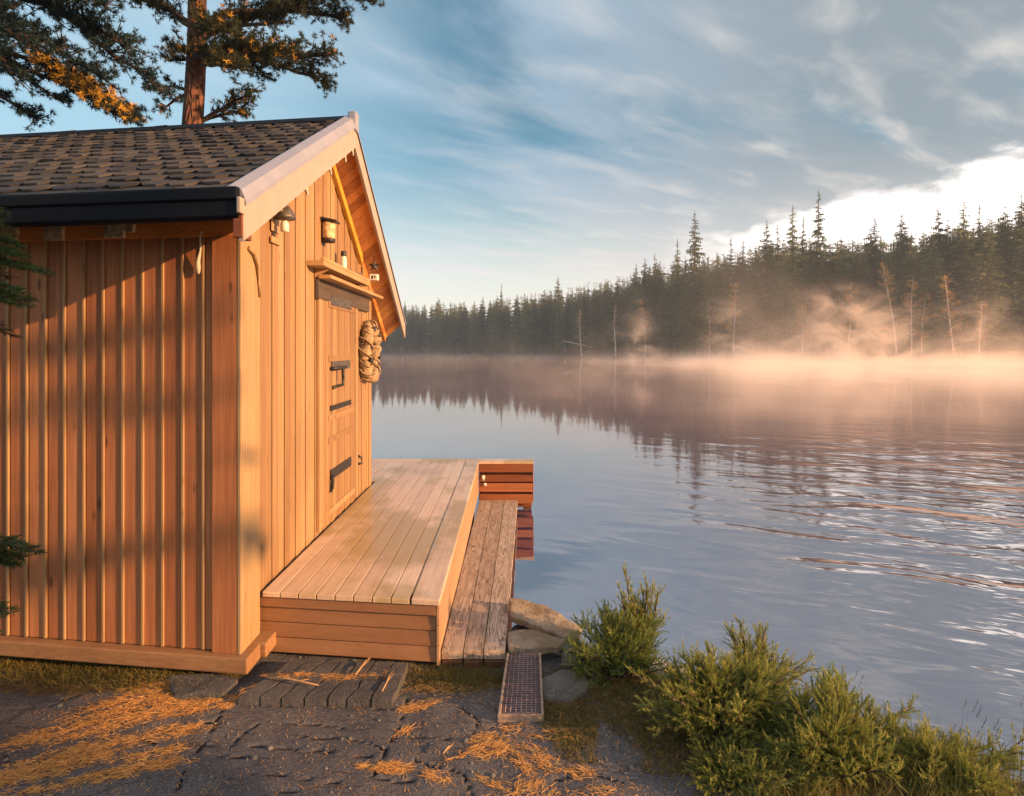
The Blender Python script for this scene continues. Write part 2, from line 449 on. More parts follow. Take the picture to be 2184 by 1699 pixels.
# ------------------------------------------------------------------ sun, camera
sd = Vector((math.sin(R(SUN_AZ)) * math.cos(R(SUN_EL)), math.cos(R(SUN_AZ)) * math.cos(R(SUN_EL)), math.sin(R(SUN_EL))))
L = bpy.data.lights.new('sun', 'SUN'); L.energy = 5.0; L.angle = R(.6); L.color = (1.0, .51, .215)
so = bpy.data.objects.new('sun', L); COL.objects.link(so); so.location = sd * 50
so.rotation_euler = (-sd).to_track_quat('-Z', 'Y').to_euler()
cam = bpy.data.cameras.new('camera'); co = bpy.data.objects.new('camera', cam); COL.objects.link(co)
co.location = (0, 0, CAMZ); co.rotation_euler = (R(90), 0, 0)
cam.sensor_width = 36; cam.lens = 36 * F / 2184; cam.shift_y = -(849.5 - 747) / 2184; cam.shift_x = (1092 - 1088) / 2184
cam.clip_end = 3000; cam.clip_start = .05
S.camera = co
S.view_settings.view_transform = 'Standard'; S.view_settings.look = 'None'; S.view_settings.gamma = 1.0
S.view_settings.exposure = 1.2

# ------------------------------------------------------------------ ground (one sheet), water
SHORE = [(-130, 60), (-60, 45), (-30, 34), (-12, 21), (-6.0, 14), (-3.4, 9.5), (-2.0, 7.2), (-1.1, 5.9), (-.3, 4.75), (.35, 4.25), (.75, 3.95), (1.15, 3.72), (1.7, 3.36), (2.1, 3.10), (2.5, 2.88), (3.2, 2.5), (5, .8), (9, -4), (20, -14), (60, -30), (140, -40)]
FARS = [(-420, 170), (-200, 215), (-110, 246), (-56, 250), (-41, 243), (0, 205), (21, 172), (35, 146), (48, 126), (57, 112), (67, 101), (78, 93), (95, 92), (118, 95), (180, 120), (420, 220)]
def sdist(poly, x, y):
    """signed distance to an open shoreline; positive on its right-hand side going along it"""
    best = 1e9; sg = 1
    for (x0, y0), (x1, y1) in zip(poly, poly[1:]):
        dx, dy = x1 - x0, y1 - y0; l2 = dx * dx + dy * dy
        k = max(0, min(1, ((x - x0) * dx + (y - y0) * dy) / l2))
        ex, ey = x - x0 - k * dx, y - y0 - k * dy; d = ex * ex + ey * ey
        if d < best - 1e-12:
            best = d; sg = 1 if dx * (y - y0) - dy * (x - x0) < 0 else -1
    return sg * math.sqrt(best)
def near_height(x, y):
    d = sdist(SHORE, x, y) + .10 * nz(x * 1.7, y * 1.7, 3)
    t = max(0.0, min(1.0, (d + .25) / .75)); t = t * t * (3 - 2 * t)
    z = -.5 + .73 * t
    if d > .3:
        z += .018 * fbm(x * .9, y * .9) + .006 * nz(x * 7, y * 7)
        z += max(0, min(.5, (d - 8) * .03))
    return z
def ground_z(x, y):
    if y > 30:
        d = -sdist(FARS, x, y)
        if d > -12:
            t = max(0, min(1, (d + 6) / 8)); t = t * t * (3 - 2 * t)
            z2 = -1.2 + 1.6 * t + max(0, d) * .035 + (.25 * nz(x * .1, y * .1) if d > 2 else 0)
            return max(z2, near_height(x, y)) if y < 120 and x < -20 else z2
    return max(-1.2, near_height(x, y))
def axis(lo, hi, step, ext, grow=1.16):
    v = [lo + i * step for i in range(int((hi - lo) / step) + 1)]
    s = step; a = v[-1]; right = []
    while a < ext[1]: s = min(s * grow, 26); a += s; right.append(a)
    s = step; a = v[0]; left = []
    while a > ext[0]: s = min(s * grow, 26); a -= s; left.append(a)
    return left[::-1] + v + right
xs = axis(-2.4, 1.4, .014, (-600, 600), 1.12); ys = axis(2.2, 3.5, .014, (-60, 900), 1.09)
CRACKS = [[(870, 1478), (858, 1520), (835, 1570), (812, 1610), (796, 1650)], [(505, 1470), (470, 1510), (446, 1560), (405, 1620), (372, 1690)], [(495, 1578), (520, 1552), (547, 1533)],
    [(603, 1532), (665, 1535), (732, 1542)], [(530, 1583), (635, 1588)], [(669, 1589), (711, 1595)], [(753, 1603), (791, 1605)], [(535, 1641), (608, 1647)], [(640, 1652), (660, 1654)], [(703, 1659), (722, 1661)], [(694, 1497), (770, 1500), (840, 1504)], [(560, 1478), (680, 1480), (833, 1487)],
    [(434, 1530), (477, 1532)], [(530, 1490), (623, 1497)], [(6, 1594), (18, 1612), (50, 1620)], [(380, 1575), (470, 1580), (500, 1578)], [(780, 1648), (880, 1655)], [(870, 1560), (960, 1566)], [(980, 1500), (1020, 1530), (1010, 1560)], [(1180, 1650), (1260, 1640), (1330, 1660)], [(240, 1560), (330, 1575)], [(20, 1500), (110, 1492), (170, 1470)], [(880, 1610), (990, 1640), (1010, 1690)], [(560, 1676), (640, 1682)], [(455, 1600), (530, 1606)], [(640, 1563), (760, 1568), (820, 1590)]]
CSEG = []
for cl in CRACKS:
    pp = []
    for (a_, b_) in cl:
        Zc = F * 1.80 / (b_ - 747); pp.append(((a_ - 1088) * Zc / F, Zc))
    for q0, q1 in zip(pp, pp[1:]): CSEG.append((q0, q1, .0058 if len(cl) > 2 else .0078))
def crack_at(x, y):
    if not (-3 < x < 1.5 and 2.2 < y < 3.5): return 0.0
    jx, jy = x + .012 * nz(x * 16, y * 16, 4), y + .012 * nz(x * 16, y * 16, 9)
    best = 0.0
    for (x0, y0), (x1, y1), w in CSEG:
        if jx < min(x0, x1) - .05 or jx > max(x0, x1) + .05 or jy < min(y0, y1) - .05 or jy > max(y0, y1) + .05: continue
        dx, dy = x1 - x0, y1 - y0; k = max(0, min(1, ((jx - x0) * dx + (jy - y0) * dy) / (dx * dx + dy * dy)))
        d = math.hypot(jx - x0 - k * dx, jy - y0 - k * dy)
        v = 1 - (d / w - .35) / .9
        if v > best: best = v
    return max(0.0, min(1.0, best))
cv = [crack_at(x, y) for y in ys for x in xs]
gv = [(x, y, ground_z(x, y)) for y in ys for x in xs]
gv = [(p[0], p[1], p[2] - .016 * c) for p, c in zip(gv, cv)]
nx = len(xs)
gf = [(j * nx + i, j * nx + i + 1, (j + 1) * nx + i + 1, (j + 1) * nx + i) for j in range(len(ys) - 1) for i in range(nx - 1)]
me = bpy.data.meshes.new('ground'); me.from_pydata(gv, [], gf)
def soil_at(x, y):
    if y > 25: return 1.0
    v = 0.0
    d = sdist(SHORE, x, y)
    if x > .15: v = max(v, max(0, min(1, (x - .0) * 1.6)) * max(0, min(1, 1.45 - d * .85)))
    v = max(v, math.exp(-(((x - .28) / .22) ** 2 + ((y - 3.05) / .4) ** 2)) * .75)
    v = max(v, math.exp(-(((x + .30) / .35) ** 2 + ((y - 3.35) / .16) ** 2)) * .85)
    v = max(v, math.exp(-(((x + 2.3) / .9) ** 2 + ((y - 3.35) / .16) ** 2)) * .9)
    if x < -4.5 or y < .5 or y > 5.5: v = max(v, .8)
    return v
ca_ = me.attributes.new('crack', 'FLOAT', 'POINT'); ca_.data.foreach_set('value', cv)
sa = me.attributes.new('soil', 'FLOAT', 'POINT'); sa.data.foreach_set('value', [soil_at(p[0], p[1]) for p in gv])
me.polygons.foreach_set('use_smooth', [True] * len(me.polygons)); me.materials.append(MATS['rock_ground'])
go = bpy.data.objects.new('ground', me); COL.objects.link(go); tag(go, 'dark grey rock shore with cracks sloping to the lake', None, None, 'structure')
wb = MB()
wb.add([(-700, -80, 0), (700, -80, 0), (700, 900, 0), (-700, 900, 0)], [(0, 1, 2, 3)])
wo = wb.build('lake_water', 'lake_water'); tag(wo, 'calm lake water with fine ripples', None, None, 'structure')

# ------------------------------------------------------------------ cabin
W0, Y0, Y1 = -1.49, 3.35, 6.46           # gable wall plane x, near and far corner
SK = .137                                # the long side runs back a little to the left
def cab(s, t, z):                        # s: along the cabin to the left, t: depth from the near corner
    return Vector((W0 - s, Y0 + t + SK * s, z))
LEN = 5.2
ZB = .39                                  # underside of cladding
OV = .24                                  # verge overhang
EAVE_T, EAVE_Z = 2.90 - Y0 - SK * OV * 0, 2.81
RID_T, RID_Z = 4.92 - Y0, 3.91
FAR_T, FAR_Z = 7.25 - Y0, 2.42
def adj(s): return SK * s
def rcab(s, t, z): return Vector((W0 - s, Y0 + t + SK * (s + OV), z))   # roof: t measured at the verge
def roof_z(t):
    return EAVE_Z + (RID_Z - EAVE_Z) * (t - EAVE_T) / (RID_T - EAVE_T) if t < RID_T else RID_Z + (FAR_Z - RID_Z) * (t - RID_T) / (FAR_T - RID_T)
cabin = thing('cabin', 'small orange timber cabin with shingled roof standing on the shore', 'cabin', (W0, Y0, .25))

# side wall: wide boards and narrow battens
b = MB()
s = .205; i = 0
while s < LEN:
    wd = .122 + rnd.uniform(-.003, .003)
    b.box((s + .006, .0, ZB), (s + wd + .001, .03, 2.80), rnd.random(), cab)
    s += wd
b.box((.152, .001, ZB), (.207, .03, 2.80), .5, cab)
b.box((.0, .012, ZB), (LEN, .05, 2.80), .3, cab)
part(b, 'side_wall', 'side_cladding', cabin, .004)
b = MB(); s = .205
rnd2 = random.Random(3)
while s < LEN:
    b.box((s - .004, -.011, ZB + .002), (s + .012, .004, 2.79), .55 + .3 * rnd2.random(), cab)
    s += .122
bt = part(b, 'batten', 'gable_cladding', cabin, .003)
# gable wall: narrow boards up to the roof slope
g = MB()
gt = .255
bounds = [(.255 + .104 * k) for k in range(40)]
for k in range(len(bounds) - 1):
    a, c = bounds[k], bounds[k + 1] - .007
    if a > Y1 - Y0: break
    c = min(c, Y1 - Y0)
    za, zc = roof_z(a + .0) - .09, roof_z(c) - .09
    pr = .0 if k % 2 else .006
    tt = rnd.random()
    mids = [(a, za)] + ([(RID_T, RID_Z - .09)] if a < RID_T < c else []) + [(c, zc)]
    poly = [cab(-pr, a, ZB), cab(-pr, c, ZB)] + [cab(-pr, q, z) for q, z in reversed(mids)]
    g.prism(poly, (-.04, .006, 0), tt)
poly = [cab(.012, .02, ZB), cab(.012, Y1 - Y0 - .01, ZB), cab(.012, Y1 - Y0 - .01, roof_z(Y1 - Y0) - .1), cab(.012, RID_T, RID_Z - .1), cab(.012, .02, roof_z(.02) - .1)]
g.prism(poly, (-.05, .007, 0), .2)
recalc(part(g, 'gable_wall', 'gable_cladding', cabin, .004))
# back and left walls so the cabin is a closed body
g = MB()
g.box((.02, Y1 - Y0 - .05, ZB), (LEN, Y1 - Y0, 2.75), .4, cab)
g.box((LEN - .05, .02, ZB), (LEN, Y1 - Y0 - .06, 2.75), .5, cab)
part(g, 'back_wall', 'gable_cladding', cabin)
# corner boards
c = MB()
c.box((-.022, -.024, ZB - .004), (.0, .232, 2.83), .75, cab)
part(c, 'corner_board', 'corner_timber', cabin, .004)
c = MB()
c.box((.0005, -.022, ZB - .004), (.150, .02, 2.74), .45, cab)
part(c, 'corner_board', 'side_cladding', cabin, .004)
c = MB()
c.box((-.018, Y1 - Y0 - .10, ZB + .2), (.0, Y1 - Y0 + .015, roof_z(Y1 - Y0) - .10), .6, cab)
part(c, 'corner_board', 'gable_cladding', cabin, .004)
# sill timbers
c = MB()
c.box((-.075, -.062, .300), (LEN, .12, ZB - .004), .5, cab)
c.box((-.105, -.060 + .183, .300), (-.002, .40, ZB - .006), .7, cab)
part(c, 'sill_beam', 'sill_timber', cabin, .008)
c = MB()                                                # pier stones under the sill
for sx in (.05, 1.6, 3.2, 4.8):
    p = cab(sx + .1, .12, .1)
    c = MB(); c.box((p.x - .12, p.y - .08, .05), (p.x + .12, p.y + .12, .298), .4)
    part(c, 'pier', 'dark_stone', cabin, .02)
for sx in (.2, 2.4, 4.8):
    p = cab(sx, 2.9, 0)
    c = MB(); c.box((p.x - .12, p.y - .12, -.6), (p.x + .12, p.y + .12, .298), .4)
    part(c, 'pier', 'dark_stone', cabin, .02)
# frieze under the eave, with pale rafter ends
c = MB()
c.box((-.03, -.055, 2.675), (LEN, -.024, 2.84), .35, rcab)
part(c, 'frieze_board', 'soffit_timber', cabin, .004)
for s0, s1, hh in ((1.33, 1.62, .075), (1.04, 1.16, .07), (.66, .78, .065), (.60, .645, .035), (2.0, 2.2, .07), (2.7, 2.9, .07)):
    c = MB(); c.box((s0, -.085, 2.742 - hh), (s1, -.056, 2.80), rnd.random(), rcab)
    part(c, 'rafter_end', 'pale_chip', cabin, .006)

# roof body: two slabs with plank underside
TH = .075
def slope_slab(mb, t0, t1, th0, th1, s0, s1, tint=.4):
    z0, z1 = roof_z(t0), roof_z(t1)
    mb.hexa([rcab(s0, t0, z0 - th1), rcab(s1, t0, z0 - th1), rcab(s1, t1, z1 - th1), rcab(s0, t1, z1 - th1),
             rcab(s0, t0, z0 - th0), rcab(s1, t0, z0 - th0), rcab(s1, t1, z1 - th0), rcab(s0, t1, z1 - th0)], tint)
r = MB()
slope_slab(r, EAVE_T, RID_T, .012, .05, -OV + .03, LEN + .2)
slope_slab(r, RID_T, FAR_T, .012, .05, -OV + .03, LEN + .2)
roof = recalc(part(r, 'roof', 'black_gutter', cabin))
# shingle tabs on both slopes
sh = MB(); rs = random.Random(11)
def shingles(ta, tb, rows, width):
    za, zb = roof_z(ta), roof_z(tb)
    up = Vector((0, tb - ta, zb - za)); Ls = up.length; up /= Ls
    ax = Vector((-1, SK, 0)).normalized()
    nrm = ax.cross(up); nrm = nrm if nrm.z > 0 else -nrm; nrm.normalize()
    ex = Ls / rows
    org = rcab(-OV + .055, ta, za)
    for j in range(rows + 1):
        off = (j % 2) * width / 2 + rs.uniform(-.012, .012)
        nq = int((LEN + .5) / width) + 1
        for i in range(-1, nq):
            s0 = i * width + off + rs.uniform(-.008, .008); w = width - .004
            a, bb = max(s0, 0.0), s0 + w
            if bb < .03: continue
            q0 = j * ex - .012 + rs.uniform(-.02, .02); q1 = min(q0 + ex * 1.35, Ls)
            if q0 > Ls - .02: continue
            lift = .017 + rs.uniform(-.003, .007)
            ch = .42 * ex; cw = w * rs.uniform(.22, .32)
            pts = [(a, q0 + ch * rs.uniform(.7, 1.3)), (min(a + cw, bb), q0), (max(bb - cw, a), q0 + rs.uniform(-.006, .006)), (bb, q0 + ch * rs.uniform(.7, 1.3)), (bb, q1), (a, q1)]
            lf = [lift * .85, lift, lift, lift * .85, .003, .003]
            top = [org + ax * p[0] + up * p[1] + nrm * l for p, l in zip(pts, lf)]
            bot = [p - nrm * .012 for p in top]
            k = rs.random() ** 1.3
            sh.add(top + bot, [(0, 1, 2, 3, 4, 5), (6, 7, 1, 0), (7, 8, 2, 1), (8, 9, 3, 2), (9, 10, 4, 3), (11, 6, 0, 5)], k)
shingles(EAVE_T - .02, RID_T, 16, .175)
shingles(FAR_T + .02, RID_T, 18, .175)
tabs = part(sh, 'shingle', 'shingle', roof); recalc(tabs)
rc = MB()
rc.prism([rcab(-OV + .04, RID_T - .10, roof_z(RID_T - .10) + .022), rcab(-OV + .04, RID_T, RID_Z + .035), rcab(-OV + .04, RID_T + .10, roof_z(RID_T + .10) + .022), rcab(-OV + .04, RID_T, RID_Z + .005)], (-(LEN + .4), SK * (LEN + .4), 0))
recalc(part(rc, 'ridge_cap', 'black_gutter', roof))
# soffit planks under both slopes (short boards across the overhang)
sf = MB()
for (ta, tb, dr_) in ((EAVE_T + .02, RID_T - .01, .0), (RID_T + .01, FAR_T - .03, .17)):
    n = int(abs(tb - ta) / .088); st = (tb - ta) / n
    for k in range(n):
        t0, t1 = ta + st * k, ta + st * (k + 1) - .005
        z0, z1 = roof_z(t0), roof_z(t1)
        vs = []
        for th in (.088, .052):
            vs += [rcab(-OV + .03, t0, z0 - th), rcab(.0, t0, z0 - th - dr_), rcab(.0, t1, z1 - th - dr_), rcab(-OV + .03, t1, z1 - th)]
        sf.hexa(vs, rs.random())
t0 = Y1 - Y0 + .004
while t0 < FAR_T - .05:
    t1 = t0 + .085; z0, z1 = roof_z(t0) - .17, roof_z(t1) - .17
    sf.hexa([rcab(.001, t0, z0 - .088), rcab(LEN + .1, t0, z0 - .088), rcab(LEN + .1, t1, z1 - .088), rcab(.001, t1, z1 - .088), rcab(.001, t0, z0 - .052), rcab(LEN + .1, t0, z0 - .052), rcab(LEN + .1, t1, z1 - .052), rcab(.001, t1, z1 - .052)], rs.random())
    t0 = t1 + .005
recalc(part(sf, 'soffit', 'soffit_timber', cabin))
# barge boards with pale flashing on top
def barge(t0, t1, w):
    d = Vector((0, t1 - t0, roof_z(t1) - roof_z(t0))).normalized()
    def z_(t): return roof_z(t)
    mb = MB()
    mb.hexa([rcab(-OV, t0, z_(t0) - .055 - w), rcab(-OV + .026, t0, z_(t0) - .055 - w), rcab(-OV + .026, t1, z_(t1) - .055 - w), rcab(-OV, t1, z_(t1) - .055 - w),
             rcab(-OV, t0, z_(t0) - .052), rcab(-OV + .026, t0, z_(t0) - .052), rcab(-OV + .026, t1, z_(t1) - .052), rcab(-OV, t1, z_(t1) - .052)])
    bo = recalc(part(mb, 'barge_board', 'white_paint', cabin, .003))
    mb = MB()
    prof = [(-OV - .012, -.062), (-OV - .012, -.040), (-OV + .012, .016), (-OV + .070, .038), (-OV + .085, .034), (-OV + .085, .010), (-OV + .0, -.020)]
    a = [rcab(s_, t0, z_(t0) + h) for s_, h in prof]; bq = [rcab(s_, t1, z_(t1) + h) for s_, h in prof]
    n = len(prof)
    mb.add(a + bq, [tuple(range(n)), tuple(range(2 * n - 1, n - 1, -1))] + [(k, (k + 1) % n, n + (k + 1) % n, n + k) for k in range(n)])
    recalc(part(mb, 'verge_flashing', 'pale_flashing', bo))
    return bo
barge(EAVE_T - .04, RID_T, .175)
barge(FAR_T + .02, RID_T, .165)
# apex cap
mb = MB(); mb.box((-OV - .02, RID_T - .05, RID_Z - .10), (-OV + .05, RID_T + .05, RID_Z + .055), .5, rcab)
part(mb, 'apex_cap', 'pale_flashing', cabin, .012)
# yellow trim boards where gable meets the far soffit
mb = MB()
for (ta, tb) in ((RID_T + .06, 2.64),):
    za, zb = roof_z(ta) - .27, roof_z(tb) - .27
    mb.hexa([cab(-.045, ta, za - .05), cab(-.007, ta, za - .05), cab(-.007, tb, zb - .07), cab(-.045, tb, zb - .07),
             cab(-.045, ta, za + .03), cab(-.007, ta, za + .03), cab(-.007, tb, zb + .03), cab(-.045, tb, zb + .03)])
recalc(part(mb, 'trim_board', 'yellow_timber', cabin, .004))
# purlin ends / small pale brackets under the near verge
for t in (.10, .34, .50, .78, .98, 1.22):
    z = roof_z(t + EAVE_T * 0) - .23
    mb = MB(); mb.box((-OV + .03, t - .012, z - .05), (-.008, t + .012, z + .055), .7, cab)
    part(mb, 'purlin_end', 'corner_timber', cabin, .003)
for t in (.42, .92, 1.30, 1.52):
    zz = roof_z(t) - .055 - .175
    mb = MB(); p = rcab(-OV + .01, t, zz)
    mb.tube([p + Vector((0, 0, .03)), p, p + Vector((0, .012, -.025)), p + Vector((0, .02, -.045))], [.008, .009, .008, .006], 8)
    part(mb, 'hook', 'white_enamel', cabin)
# curved brace at the near corner
mb = MB()
pts = [cab(-.03, .06, 2.62), cab(-.035, .12, 2.60), cab(-.035, .17, 2.54), cab(-.033, .20, 2.44), cab(-.03, .215, 2.36)]
mb.tube(pts, [.013, .015, .013, .011, .008], 8)
part(mb, 'brace', 'corner_timber', cabin)
# gutter and eave fascia
mb = MB()
prof = [(-.005, -.005), (-.075, -.008), (-.080, -.020), (-.080, -.062), (-.066, -.068), (-.062, -.135), (-.045, -.148), (-.004, -.148)]
a = [rcab(-OV + .02, EAVE_T + p, EAVE_Z + z * 1.06 + .010) for p, z in prof]; bq = [rcab(LEN + .2, EAVE_T + p, EAVE_Z + z * 1.06 + .010) for p, z in prof]
n = len(prof)
mb.add(a + bq, [tuple(range(n)), tuple(range(2 * n - 1, n - 1, -1))] + [(k, (k + 1) % n, n + (k + 1) % n, n + k) for k in range(n)])
gut = recalc(part(mb, 'gutter', 'black_gutter', cabin, .004))
mb = MB(); mb.box((-OV - .004, EAVE_T - .082, EAVE_Z - .125), (-OV + .018, EAVE_T - .030, EAVE_Z - .048), .5, rcab)
part(mb, 'end_block', 'white_paint', gut, .006)
mb = MB(); mb.box((-OV + .004, EAVE_T - .050, EAVE_Z - .232), (-OV + .05, EAVE_T + .06, EAVE_Z - .127), .1, rcab)
part(mb, 'eave_block', 'red_timber', cabin, .004)

# door
D0, D1, DZ0, DZ1 = 4.74 - Y0, 5.76 - Y0, .655, 2.53
def dcab(p, t, z): return Vector((W0 + p, Y0 + t, z))       # p: how far proud of the gable wall
mb = MB()
for t0, t1, z0, z1 in ((D0 - .075, D0 - .004, DZ0, DZ1 + .0), (D1 + .004, D1 + .075, DZ0, DZ1)):
    mb = MB(); mb.box((.008, t0, z0), (.034, t1, z1), rnd.random(), dcab)
    part(mb, 'door_jamb', 'gable_cladding', cabin, .004)
mb = MB(); nb = 11
for k in range(nb):
    a = D0 + (D1 - D0) * k / nb; c2 = D0 + (D1 - D0) * (k + 1) / nb - .006
    mb.box((.008, a, DZ0), (.028 + .003 * (k % 2), c2, DZ1 - .01), rnd.random(), dcab)
door = part(mb, 'door', 'gable_cladding', cabin, .003)
mb = MB()
for z in (2.42, 1.98, 1.50, 1.32, .74):
    mb = MB(); mb.box((.030, D0 + .15, z - .025), (.037, D1 - .05, z + .025), rnd.random(), dcab)
    part(mb, 'ledge', 'gable_cladding', door, .003)
for z, hh, m_ in ((2.455, .040, 'grey_iron'), (1.575, .022, 'black_iron'), (1.035, .040, 'black_iron')):
    mb = MB(); mb.box((.031, D0 + .20, z - hh), (.043, D1 - .20, z + hh), .5, dcab)
    for q in (.28, .45, .6, .78): mb.lathe([(.010, 0), (.008, .006), (.0, .008)], (0, 0, 0), 8, .5, lambda v, q=q, z=z: dcab(.042 + v.z, D0 + q + v.x, z + v.y))
    part(mb, 'hinge', m_, door, .003)
mb = MB(); mb.box((.031, D0 + .24, 1.885), (.043, D1 - .24, 1.955), .5, dcab)
part(mb, 'latch_plate', 'grey_iron', door, .003)
mb = MB()
hp = D0 + .36
mb.tube([dcab(.035, hp - .16, 1.90), dcab(.075, hp - .14, 1.90), dcab(.085, hp + .10, 1.905)], .014, 8)
mb.tube([dcab(.045, hp + .02, 1.90), dcab(.085, hp + .02, 1.89), dcab(.09, hp + .02, 1.82), dcab(.085, hp + .02, 1.76), dcab(.04, hp - .04, 1.745), dcab(.035, hp - .10, 1.74)], [.013, .015, .015, .015, .013, .016], 8)
part(mb, 'handle', 'black_iron', door)
mb = MB(); mb.tube([dcab(.04, D0 + .215, 1.03), dcab(.055, D0 + .20, 1.0), dcab(.05, D0 + .20, .93), dcab(.04, D0 + .19, .90)], .016, 8)
part(mb, 'hook', 'black_iron', door)
mb = MB(); mb.tube([dcab(.01, D1 + .17, 1.02), dcab(.045, D1 + .17, 1.0), dcab(.045, D1 + .17, .95), dcab(.012, D1 + .165, .94)], .013, 8)
part(mb, 'door_stop', 'black_iron', cabin)
# canopy board over the door with its dark backing
mb = MB(); mb.box((.009, D0 - .11, 2.44), (.036, Y1 - Y0 - .16, 2.60), .3, dcab)
part(mb, 'backing_board', 'grey_backing', cabin, .003)
mb = MB(); mb.box((.0365, D0 - .12, 2.592), (.135, Y1 - Y0 + .06, 2.622), .5, dcab)
part(mb, 'canopy_board', 'shelf_timber', cabin, .006)
# shelf
mb = MB(); mb.box((.008, 4.44 - Y0, 2.665), (.135, 5.90 - Y0, 2.705), .6, dcab); mb.box((.11, 4.44 - Y0, 2.706), (.135, 5.90 - Y0, 2.73), .8, dcab)
sh_ = part(mb, 'shelf', 'shelf_timber', cabin, .004)
for t in (4.62, 5.7):
    mb = MB(); mb.prism([dcab(.008, t - Y0, 2.66), dcab(.11, t - Y0, 2.66), dcab(.008, t - Y0, 2.60)], (0, .025, 0))
    part(mb, 'bracket', 'shelf_timber', sh_)
mb = MB(); mb.tube([dcab(.07, 5.70 - Y0, 2.665), dcab(.075, 5.70 - Y0, 2.62)], .006, 6); part(mb, 'peg', 'shelf_timber', sh_)

# things on and by the shelf
def cyl_thing(name, label, cat, p, prof, mat, group=None, partname=None):
    t_ = thing(name, label, cat, p, group); mb = MB(); mb.lathe(prof, p, 18)
    part(mb, partname or 'body', mat, t_); return t_
p = dcab(.075, 5.18 - Y0, 2.707)
bt_ = cyl_thing('bottle', 'tall pale bottle with black cap standing on the wall shelf', 'bottle', p, [(.024, 0), (.026, .01), (.026, .12), (.018, .135), (.018, .14)], 'white_enamel')
mb = MB(); mb.lathe([(.023, .1405), (.024, .15), (.024, .178), (.02, .182)], p, 16); part(mb, 'cap', 'black_iron', bt_)
for yy, hh, lab in ((5.36, .05, 'small clear glass on the shelf nearest the tall bottle'), (5.52, .042, 'low clear glass in the middle of the shelf row'), (5.68, .058, 'largest clear glass near the far end of the shelf')):
    p = dcab(.07, yy - Y0, 2.707)
    gt_ = cyl_thing('glass_cup', lab, 'glass', p, [(.022, 0), (.028, hh), (.025, hh), (.019, .006)], 'glass_jar', 'glasses on the cabin shelf')
    mb = MB(); mb.lathe([(.0185, .0065), (.0185, .016)], p, 14); part(mb, 'wax', 'cream_rope', gt_)
# nest box
p = dcab(.055, 4.83 - Y0, 2.93)
nb_ = thing('nest_box', 'small wooden nest box with dark slanted lid high on the gable', 'nest box', p)
mb = MB(); mb.lathe([(.046, 0), (.050, .02), (.050, .115), (.046, .13)], p, 12); part(mb, 'body', 'box_timber', nb_)
mb = MB(); mb.hexa([p + Vector(v) for v in ((-.045, -.06, .15), (.07, -.06, .125), (.07, .06, .125), (-.045, .06, .15), (-.045, -.06, .166), (.07, -.06, .140), (.07, .06, .140), (-.045, .06, .166))]); recalc(part(mb, 'lid', 'black_iron', nb_))
mb = MB(); mb.lathe([(.048, -.028), (.05, -.001)], p, 12); part(mb, 'base', 'black_iron', nb_)
# wall lamp
p = dcab(.085, 3.80 - Y0, 2.885)
lm = thing('pendant_lamp', 'dark metal cone lamp hanging near the left end of the gable', 'lamp', p)
mb = MB(); mb.lathe([(.068, -.018), (.064, .0), (.050, .032), (.027, .058), (.012, .075), (.011, .085)], p, 20); mb.lathe([(.0665, -.0175), (.060, .002), (.01, .055)], p, 20)
recalc(part(mb, 'lamp_shade', 'grey_iron', lm))
mb = MB(); mb.tube([p + Vector((0, 0, .08)), p + Vector((0, 0, .13)), p + Vector((-.03, 0, .16)), p + Vector((-.075, 0, .165))], .009, 8); part(mb, 'arm', 'white_enamel', lm)
mb = MB(); mb.lathe([(.016, -.03), (.026, -.05), (.026, -.095), (.02, -.10)], p, 14); part(mb, 'bulb_holder', 'white_enamel', lm)
q = dcab(.012, 3.80 - Y0, 2.74)
mb = MB(); mb.box((.009, 3.76 - Y0, 2.715), (.022, 3.90 - Y0, 2.755), .6, dcab); mb.box((.009, 3.77 - Y0, 2.79), (.018, 3.89 - Y0, 2.90), .6, dcab)
part(mb, 'mounting_plate', 'shelf_timber', lm, .003)
# star ornament and little lantern under the far soffit
p = Vector((-1.352, 6.06, 2.885))
st = thing('star_ornament', 'dark metal star hanging under the far soffit above a small lantern', 'star ornament', p)
mb = MB(); pts = []
for k in range(10):
    a = math.pi / 2 + k * math.pi / 5; rr = .062 if k % 2 == 0 else .027
    pts.append(p + Vector((math.cos(a) * rr, .0, math.sin(a) * rr)))
cF, cB = p + Vector((0, -.025, 0)), p + Vector((0, .025, 0))
vs = pts + [cF, cB]
mb.add(vs, [(k, (k + 1) % 10, 10) for k in range(10)] + [((k + 1) % 10, k, 11) for k in range(10)])
part(mb, 'body', 'black_iron', st)
mb = MB(); mb.tube([p + Vector((0, 0, .058)), p + Vector((0, 0, .10))], .004, 6); part(mb, 'cord', 'black_iron', st)
p2 = p + Vector((.0, .0, -.145))
ln = thing('small_lantern', 'tiny white lantern hanging below the dark star ornament', 'lantern', p2)
mb = MB(); mb.box((p2.x - .042, p2.y - .035, p2.z), (p2.x + .042, p2.y + .035, p2.z + .062)); part(mb, 'body', 'white_enamel', ln, .006)
mb = MB(); mb.box((p2.x - .02, p2.y - .0365, p2.z + .012), (p2.x - .002, p2.y - .0352, p2.z + .045)); mb.box((p2.x + .008, p2.y - .0365, p2.z + .02), (p2.x + .022, p2.y - .0352, p2.z + .045)); part(mb, 'opening', 'black_iron', ln)
mb = MB(); mb.tube([p2 + Vector((0, 0, .06)), p2 + Vector((0, 0, .085))], .006, 6); part(mb, 'hook', 'black_iron', ln)
